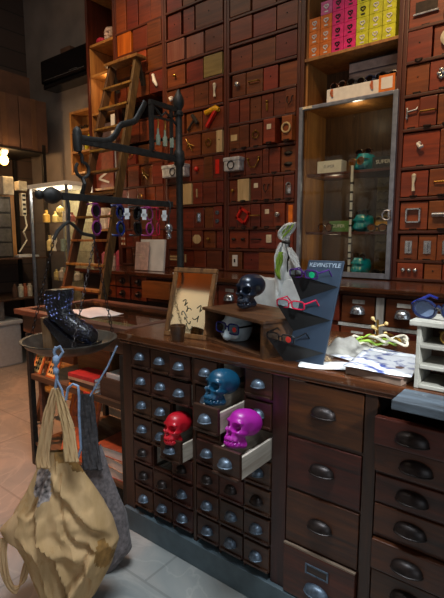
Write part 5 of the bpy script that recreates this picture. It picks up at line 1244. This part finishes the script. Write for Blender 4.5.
# pan
PC = Vector((-1.738, 1.148, 1.004)); PR = .203
pn = thing('scale_pan', 'tarnished round scale pan hanging on chains beside the counter, boot upon it', 'scale pan', PC)
MB().lathe([(0, -.056), (.08, -.054), (.14, -.042), (.18, -.018), (PR - .008, .0), (PR, .004), (PR, .008), (PR - .012, .007), (.175, -.012), (.14, -.034), (.08, -.047), (0, -.05)], PC, 40).build('dish', 'pan', pn, True)
top = Vector((PXs, 1.175, 1.605))
MB().tube([top + Vector((0, 0, -.0)), top + Vector((.008, 0, -.04)), top + Vector((0, 0, -.09))], .006, 8).tube([(PXs, 1.10, 1.44), (PXs, 1.12, 1.475), (PXs, 1.15, 1.5), (PXs, 1.175, 1.515), (PXs, 1.20, 1.50), (PXs, 1.24, 1.465), (PXs, 1.30, 1.455), (PXs, 1.305, 1.44)], .008, 8).build('spreader', 'iron', pn, True)
def chain(a, b, n=26, r=.0095):
    a, b = Vector(a), Vector(b); d = b - a; l = d.length / n; dn = d.normalized(); u = dn.orthogonal().normalized(); w = dn.cross(u); m = MB()
    for i in range(n):
        c = a + d * ((i + .5) / n); s = u if i % 2 else w
        m.tube([c + dn * math.cos(q) * l * .68 + s * math.sin(q) * r * .62 for q in [k * math.pi / 4 for k in range(8)]], .0018, 5, True)
    return m
for (q, tp) in ((R(75), (PXs, 1.305, 1.44)), (R(200), (PXs, 1.10, 1.44)), (R(330), (PXs, 1.305, 1.437))):
    e = PC + Vector((math.cos(q) * (PR - .004), math.sin(q) * (PR - .004), .012)); chain(tp, e).build('chain', 'darkpull', pn, True)

# glasses hooked over the beam (front upright along the beam, temples crossing it)
def hang(y, label, fm, lm, shape, h, tagged, grp='glasses hanging from the beam', r=.004, w=.14, tw=-13):
    mx = frame_mtx((PXs - .02, y, 1.60 - w * .5), (0, 0, -1), Vector((math.sin(R(tw)), math.cos(R(tw)), 0)))
    t = glasses('sunglasses', label, mx, fm, lm, w, h, shape, r, grp, .055, drop=.01)
    if tagged:
        MB(frame_mtx((PXs + .028, y - .0, 1.56), RT, (0, 0, 1))).box(-.010, .010, -.001, .001, -.026, .026).box(-.015, .015, -.001, .001, -.010, .004).build('price_tag', 'paper', t)
    return t
hang(1.335, 'purple-pink rimmed sunglasses hanging nearest the pan end of the beam', plain('violet_pink_acetate', '#7c2a6c', .25), 'lens', 'round', .058, False)
hang(1.475, 'bright blue sunglasses with a white tag hanging from the beam', 'bluep', 'lens', 'round', .055, True, r=.006)
hang(1.585, 'dark grey sunglasses with a white tag hanging from the beam', 'black', 'lens', 'cat', .055, True, r=.005)
hang(1.665, 'thin pink-framed glasses hanging from the beam', 'pinkp', 'clearlens', 'round', .06, False, r=.004)
hang(1.725, 'red-templed glasses with a white tag hanging near the pole', 'redp', 'clearlens', 'rect', .025, True, r=.0035)
cm = thing('metal_weight', 'dark metal weight charm hanging on the beam beside the pole', 'weight', (PXs, 1.785, 1.5))
MB().tube([(PXs, 1.785, 1.64), (PXs + .012, 1.785, 1.625), (PXs + .012, 1.785, 1.59), (PXs, 1.785, 1.56), (PXs, 1.785, 1.52)], .004, 6).build('hook', 'iron', cm, True)
MB().ball((PXs, 1.785, 1.495), (.022, .022, .026), 12).ball((PXs, 1.785, 1.455), (.015, .015, .018), 10).build('weight', 'silver', cm, True)

# ================================================================== boot on the pan
toe = Vector((.80, .25, 0)).normalized()
toe = (RT * .96 - FW * .28).normalized()
BO = PC + Vector((0, 0, -.0)) - toe * .068
BMX = frame_mtx(Vector((BO.x, BO.y, PC.z - .036)), toe, (0, 0, 1)) @ Matrix.Diagonal((.94, .94, .9, 1))      # local x = towards the toe, y = across
bo = thing('platform_boot', 'black sequinned ankle boot with a wooden wedge heel standing in the scale pan', 'boot', BMX.translation)
def loop(zc, xa, xb, hw, n=22, sq=.8):
    o = []
    for i in range(n):
        q = 2 * math.pi * i / n; c, s = math.cos(q), math.sin(q)
        o.append(Vector(((xa + xb) / 2 + (xb - xa) / 2 * math.copysign(abs(c) ** sq, c), hw * math.copysign(abs(s) ** sq, s), zc)))
    return o
def loft(m, loops):
    V = [[m.bm.verts.new(p) for p in l] for l in loops]; n = len(V[0])
    for A, B in zip(V[:-1], V[1:]):
        for k in range(n): m.bm.faces.new((A[k], A[(k+1) % n], B[(k+1) % n], B[k]))
    m.bm.faces.new(V[0][::-1]); m.bm.faces.new(V[-1]); m._fin([v for l in V for v in l]); return m
# upper: cross sections from the toe cap back and up the shaft
secs = []
def sec(x0, z0, x1, z1, hw, n=22):   # section whose lower front point is (x1,z1) and upper back (x0,z0)
    o = []
    for i in range(n):
        q = 2 * math.pi * i / n; c, s = math.cos(q), math.sin(q)
        f = (1 - c) / 2
        o.append(Vector((x0 + (x1 - x0) * f, hw * math.copysign(abs(s) ** .85, s), z0 + (z1 - z0) * f)))
    return o
secs = [sec(.205, .068, .206, .048, .012), sec(.198, .096, .204, .036, .036), sec(.178, .118, .188, .034, .045), (sec(.145, .134, .15, .036, .047)), sec(.105, .156, .09, .062, .046), sec(.078, .19, .02, .112, .044), sec(.084, .222, -.03, .15, .043), sec(.094, .25, -.044, .205, .043), sec(.1, .278, -.042, .262, .046), sec(.1, .290, -.038, .282, .047)]
loft(MB(BMX), secs).build('upper', 'boot', bo, True)
MB(BMX).poly([(.208, -.046, .0), (.214, -.046, .036), (.15, -.047, .034), (.09, -.046, .06), (.02, -.045, .11), (-.03, -.044, .148), (-.036, -.044, .13), (.0, -.044, .085), (.06, -.045, .02), (.09, -.046, 0)], (0, .092, 0)).build('platform_sole', 'boot', bo)
MB(BMX).poly([(-.042, -.04, 0), (.008, -.04, 0), (.0, -.042, .083), (-.034, -.043, .146), (-.05, -.04, .15)], (0, .082, 0)).build('wedge_heel', 'heel', bo)
random.seed(21); gm_ = MB(BMX)
for k in range(320):
    i = random.randrange(1, 8); a = random.random(); j = random.randrange(22); l0, l1 = secs[i], secs[i+1]
    p = l0[j].lerp(l1[j], a); c0 = sum(l0, Vector()) / 22; p = p + (p - c0).normalized() * .001
    gm_.ball(p, .0019, 4)
gm_.build('sequins', 'glitter', bo, False)['kind'] = 'stuff'
lc = MB(BMX)
for k in range(6):
    z = .16 + k * .02; x = .075 + (.03 if k == 0 else .012 if k == 1 else 0)
    lc.tube([(x - .012, -.03, z + .006), (x + .006, 0, z + .004), (x - .012, .03, z + .006)], .0025, 6)
lc.build('laces', 'blackmatte', bo, True)

# ================================================================== bags on cords
def PV(u, v, d): return at(u, v, 'd', d)
def pillow(m, L, Rr, thick, depth, wr, seed, n=46, w=30, folds=None):
    """soft bag: outlines given as photo-measured left/right edges on a plane at distance depth, inflated to both sides"""
    rng = random.Random(seed); ph = [rng.uniform(0, 6.28) for _ in range(8)]
    def interp(E, t):
        f = t * (len(E) - 1); i = min(int(f), len(E) - 2); u = f - i; u = u * u * (3 - 2 * u) * .4 + u * .6
        return Vector((E[i][0] + (E[i+1][0] - E[i][0]) * u, E[i][1] + (E[i+1][1] - E[i][1]) * u))
    def fn(a, b):
        t = b; q = 2 * math.pi * a; l, r = interp(L, t), interp(Rr, t)
        s = (1 - math.cos(q)) / 2 if q <= math.pi else (1 + math.cos(q - math.pi)) / 2
        side = 1 if q <= math.pi else -1
        p2 = l.lerp(r, s); prof = (max(0, s * (1 - s) * 4)) ** .5 * (.12 + .88 * min(1, t * 2.2) * min(1, (1.03 - t) * 6) ** .5)
        from mathutils import noise as NZ
        sx = (s - .5) * (.6 + t); v1 = Vector((sx * 4.2 - t * 2.6 + side * 3 + seed, t * 2.4 + sx * 3.0, seed * 1.7)); v2 = Vector((sx * 9 - t * 4, t * 6 + sx * 5, seed * 2.3 + side))
        crease = ((.35 - abs(NZ.noise(v1))) * 2.2 + (.3 - abs(NZ.noise(v2))) * 1.2 + NZ.noise(v2 * 2.3) * .35) * wr * .55; cr2 = 0
        if folds and side > 0:
            for (s0, t0, s1, t1, am, wd) in folds:
                ux, uy = s1 - s0, t1 - t0; ll = math.hypot(ux, uy); k = ((s - s0) * ux + (t - t0) * uy) / ll / ll; dd = ((s - s0) * uy - (t - t0) * ux) / ll + .02 * math.sin(k * 7 + s0 * 20)
                e = math.exp(-max(0, abs(k - .5) - .38) ** 2 / .012)
                crease += am * e * (math.exp(-((dd - wd) / wd) ** 2) - 1.1 * math.exp(-(dd / (wd * .7)) ** 2))
        p = PV(p2.x, p2.y, depth)
        return p - FW * side * (thick * prof + (crease + cr2) * min(1, prof * 3))
    m.grid(fn, 2 * w, n, True, False)
    return m
BD = 1.66
cb = thing('canvas_bag', 'stained tan canvas shoulder bag hanging by blue cord from the scale pan', 'bag', PV(60, 600, BD))
Lc = [(43, 452), (36, 470), (27, 490), (15, 510), (9, 528), (21, 548), (30, 570), (42, 592), (60, 606)]
Rc = [(70, 450), (84, 472), (94, 486), (104, 503), (113, 520), (119, 538), (112, 562), (97, 590), (78, 606)]
bag = pillow(MB(), Lc, Rc, .085, BD, .014, 4, 100, 64, [(.22, .3, .6, .97, .026, .045), (.38, .16, .95, .56, .016, .05), (.55, .12, .62, .5, .012, .04), (.12, .52, .34, .95, .02, .04), (.3, .52, .85, .82, .018, .045), (.78, .56, .5, .95, .018, .045), (.3, .1, .2, .4, .012, .04), (.55, .42, .8, .66, .012, .035)]).build('bag_body', 'canvas', cb, True)
from mathutils import noise as NZ
bag.data.materials.append(M['canvasdark']); bag.data.materials.append(M['shiny'])
STAIN = [(PV(66, 462, BD - .05), .075, .032, 1), (PV(82, 470, BD - .05), .05, .03, 1), (PV(104, 556, BD - .06), .032, .06, 1), (PV(40, 488, BD - .06), .034, .062, 2)]
for pl in bag.data.polygons:
    for c_, rx_, rz_, mi in STAIN:
        dlt = pl.center - c_; q = ((dlt.dot(RT)) / rx_) ** 2 + (dlt.z / rz_) ** 2
        if q + NZ.noise(pl.center * 22) * .9 < 1 and dlt.dot(FW) < .12: pl.material_index = mi
def patch(L, Rr, off, mat, name, wr=.003, sd=2):
    def fn(a, b):
        f = b * (len(L) - 1); i = min(int(f), len(L) - 2); u = f - i
        l = Vector(L[i]).lerp(Vector(L[i+1]), u); r = Vector(Rr[i]).lerp(Vector(Rr[i+1]), u); p2 = l.lerp(r, a)
        return PV(p2.x, p2.y, BD - off) + FW * (-wr * math.sin(a * 9 + b * 13 + sd))
    return MB().grid(fn, 12, 14).build(name, mat, cb, True, .004)
# gusset corner at the lower left and the loose strap
pillow(MB(), [(28, 500), (12, 516), (0, 528), (5, 538), (22, 546)], [(36, 502), (32, 516), (26, 528), (28, 540), (30, 550)], .03, BD - .03, .004, 9, 18, 12).build('gusset_corner', 'canvas', cb, True)
mm = MB(); ribbon(mm, [PV(4, 538, BD - .04), PV(3, 560, BD - .05), PV(8, 582, BD - .05), PV(16, 590, BD - .04), PV(23, 578, BD - .03), PV(27, 562, BD - .02)], [RT * .013, RT * .016, (RT + UPZ).normalized() * .016, UPZ * .016, (RT - UPZ).normalized() * .014, RT * .012], wr=.002); mm.build('loose_strap', 'canvas', cb, True, .005)
for (pts, nm) in (([(55, 388), (50, 410), (46, 432), (43, 456), (44, 468)], 'strap'), ([(57, 388), (63, 408), (68, 428), (70, 446), (72, 462)], 'strap')):
    mm = MB(); ribbon(mm, [PV(u, v, BD - .02 - .012 * i) for i, (u, v) in enumerate(pts)], [RT * .010, RT * .018, RT * .022, RT * .024, RT * .026], wr=.003); mm.build(nm, 'canvas', cb, True, .006)
mm = MB(); mm.tube([PV(u, v, BD - .02) for u, v in ((56, 347), (54, 352), (57, 360), (55, 368), (57, 377), (55, 392))], .006, 6).tube([PV(u, v, BD - .025) for u, v in ((57, 380), (62, 390), (64, 402), (67, 412))], .004, 6).tube([PV(u, v, BD - .02) for u, v in ((54, 350), (60, 346), (63, 352), (58, 360))], .005, 6).ball(PV(56, 360, BD - .02), (.013, .013, .02), 10).ball(PV(56, 371, BD - .02), (.011, .011, .016), 10)
mm.build('hanging_cord', 'string', cb, True)
mm = MB(); mm.tube([PV(u, v, BD - .03) for u, v in ((66, 400), (68, 388), (73, 384), (78, 386), (79, 396), (79, 415), (80, 432), (81, 448), (78, 458))], .005, 6); mm.build('trailing_cord', 'string', cb, True)
GD = 1.87
gb = thing('denim_bag', 'grey denim bag hanging behind the tan canvas bag', 'bag', PV(100, 590, GD))
pillow(MB(), [(82, 462), (78, 490), (80, 520), (82, 548), (86, 575)], [(101, 444), (112, 478), (126, 512), (132, 548), (104, 580)], .06, GD, .014, 14, 36, 24).build('bag_body', 'denim', gb, True)
mm = MB(); ribbon(mm, [PV(86, 394, GD), PV(88, 420, GD - .01), PV(90, 445, GD - .02), PV(93, 470, GD - .04)], [RT * .03, RT * .034, RT * .036, RT * .04], wr=.004); mm.build('strap', 'denimdark', gb, True, .008)
mm = MB(); mm.tube([PV(117, 346, GD), PV(108, 366, GD), PV(95, 388, GD), PV(90, 396, GD)], .004, 6); mm.build('hanging_cord', 'string', gb, True)

# ================================================================== lights
def area(name, loc, to, sx, sy, col, w, spread=180):
    l = bpy.data.lights.new(name, 'AREA'); l.shape = 'RECTANGLE'; l.size = sx; l.size_y = sy; l.energy = w; l.color = col; l.spread = R(spread)
    o = bpy.data.objects.new(name, l); COL.objects.link(o); o.location = loc
    o.rotation_euler = (Vector(to) - Vector(loc)).to_track_quat('-Z', 'Y').to_euler(); return o
def spot(name, loc, to, ang, col, w, blend=.5, rad=.05):
    l = bpy.data.lights.new(name, 'SPOT'); l.energy = w; l.color = col; l.spot_size = R(ang); l.spot_blend = blend; l.shadow_soft_size = rad
    o = bpy.data.objects.new(name, l); COL.objects.link(o); o.location = loc
    o.rotation_euler = (Vector(to) - Vector(loc)).to_track_quat('-Z', 'Y').to_euler(); return o
def point(name, loc, col, w, rad=.05):
    l = bpy.data.lights.new(name, 'POINT'); l.energy = w; l.color = col; l.shadow_soft_size = rad
    o = bpy.data.objects.new(name, l); COL.objects.link(o); o.location = loc; return o
COOL = (.8, .9, 1.0); WARM = (1.0, .62, .30)
area('shop_window_light', (2.5, -1.2, 2.0), (-1.0, 1.6, .9), 2.6, 2.4, COOL, 48)
area('skylight', (-.5, .55, 4.35), (-.5, .75, 0), 1.6, 1.0, COOL, 58, 80)
area('overhead_fill_light', (-2.6, 1.0, 4.4), (-2.6, 1.2, 0), 4.0, 2.0, (1.0, .84, .66), 42)  # soft warm fill added overhead, not a fitted lamp
spot('daylight_shaft', (1.5, .1, 2.9), (-.62, 1.75, 1.05), 17, (.86, .93, 1.0), 1000, .6, .06)
spot('ceiling_spot_right', (-.6, .9, 4.2), (-.75, 3.0, 2.1), 44, WARM, 360, .9, .06)
spot('ceiling_spot_left', (-2.6, 1.2, 4.3), (-3.5, 3.0, 2.6), 50, WARM, 380, .9, .06)
spot('ceiling_spot_middle', (-1.6, .8, 4.2), (-2.3, 3.0, 1.8), 50, WARM, 150, 1, .06)
spot('ceiling_spot_floor', (-3.4, .4, 4.3), (-3.5, 1.3, 0), 55, (1, .36, .14), 1300, .9, .08)
point('rack_lamp_light', (-4.98, LPP.y, LPP.z), WARM, 14, .05)
point('vitrine_light', (-4.4, 2.84, 1.92), (1, .85, .62), 9, .05)
point('case_fill', (-1.25, 3.06, 2.27), (1, .8, .55), .9, .03)  # fill points added to brighten the case, here and on the shelves below
point('case_fill_middle', (-1.42, 3.12, 1.82), (1, .8, .55), .6, .03)  # added fill, middle shelf
point('case_fill_low', (-1.42, 3.12, 1.42), (1, .8, .55), .5, .03)  # added fill, case floor
point('shelf_lamp', (-3.78, 3.05, 2.96), WARM, 1.2, .03)
spot('front_wall_spot', (-3.6, -.8, 4.3), (-4.3, -2.5, 3.7), 70, WARM, 160, .9, .06)
w = bpy.data.worlds.new('room'); SC.world = w; w.use_nodes = True
bg = w.node_tree.nodes['Background']; bg.inputs[0].default_value = (.62, .74, 1, 1); bg.inputs[1].default_value = .1
SC.view_settings.view_transform = 'Standard'; SC.view_settings.look = 'None'; SC.view_settings.gamma = 1; SC.view_settings.exposure = -.62
SC.view_settings.use_curve_mapping = False
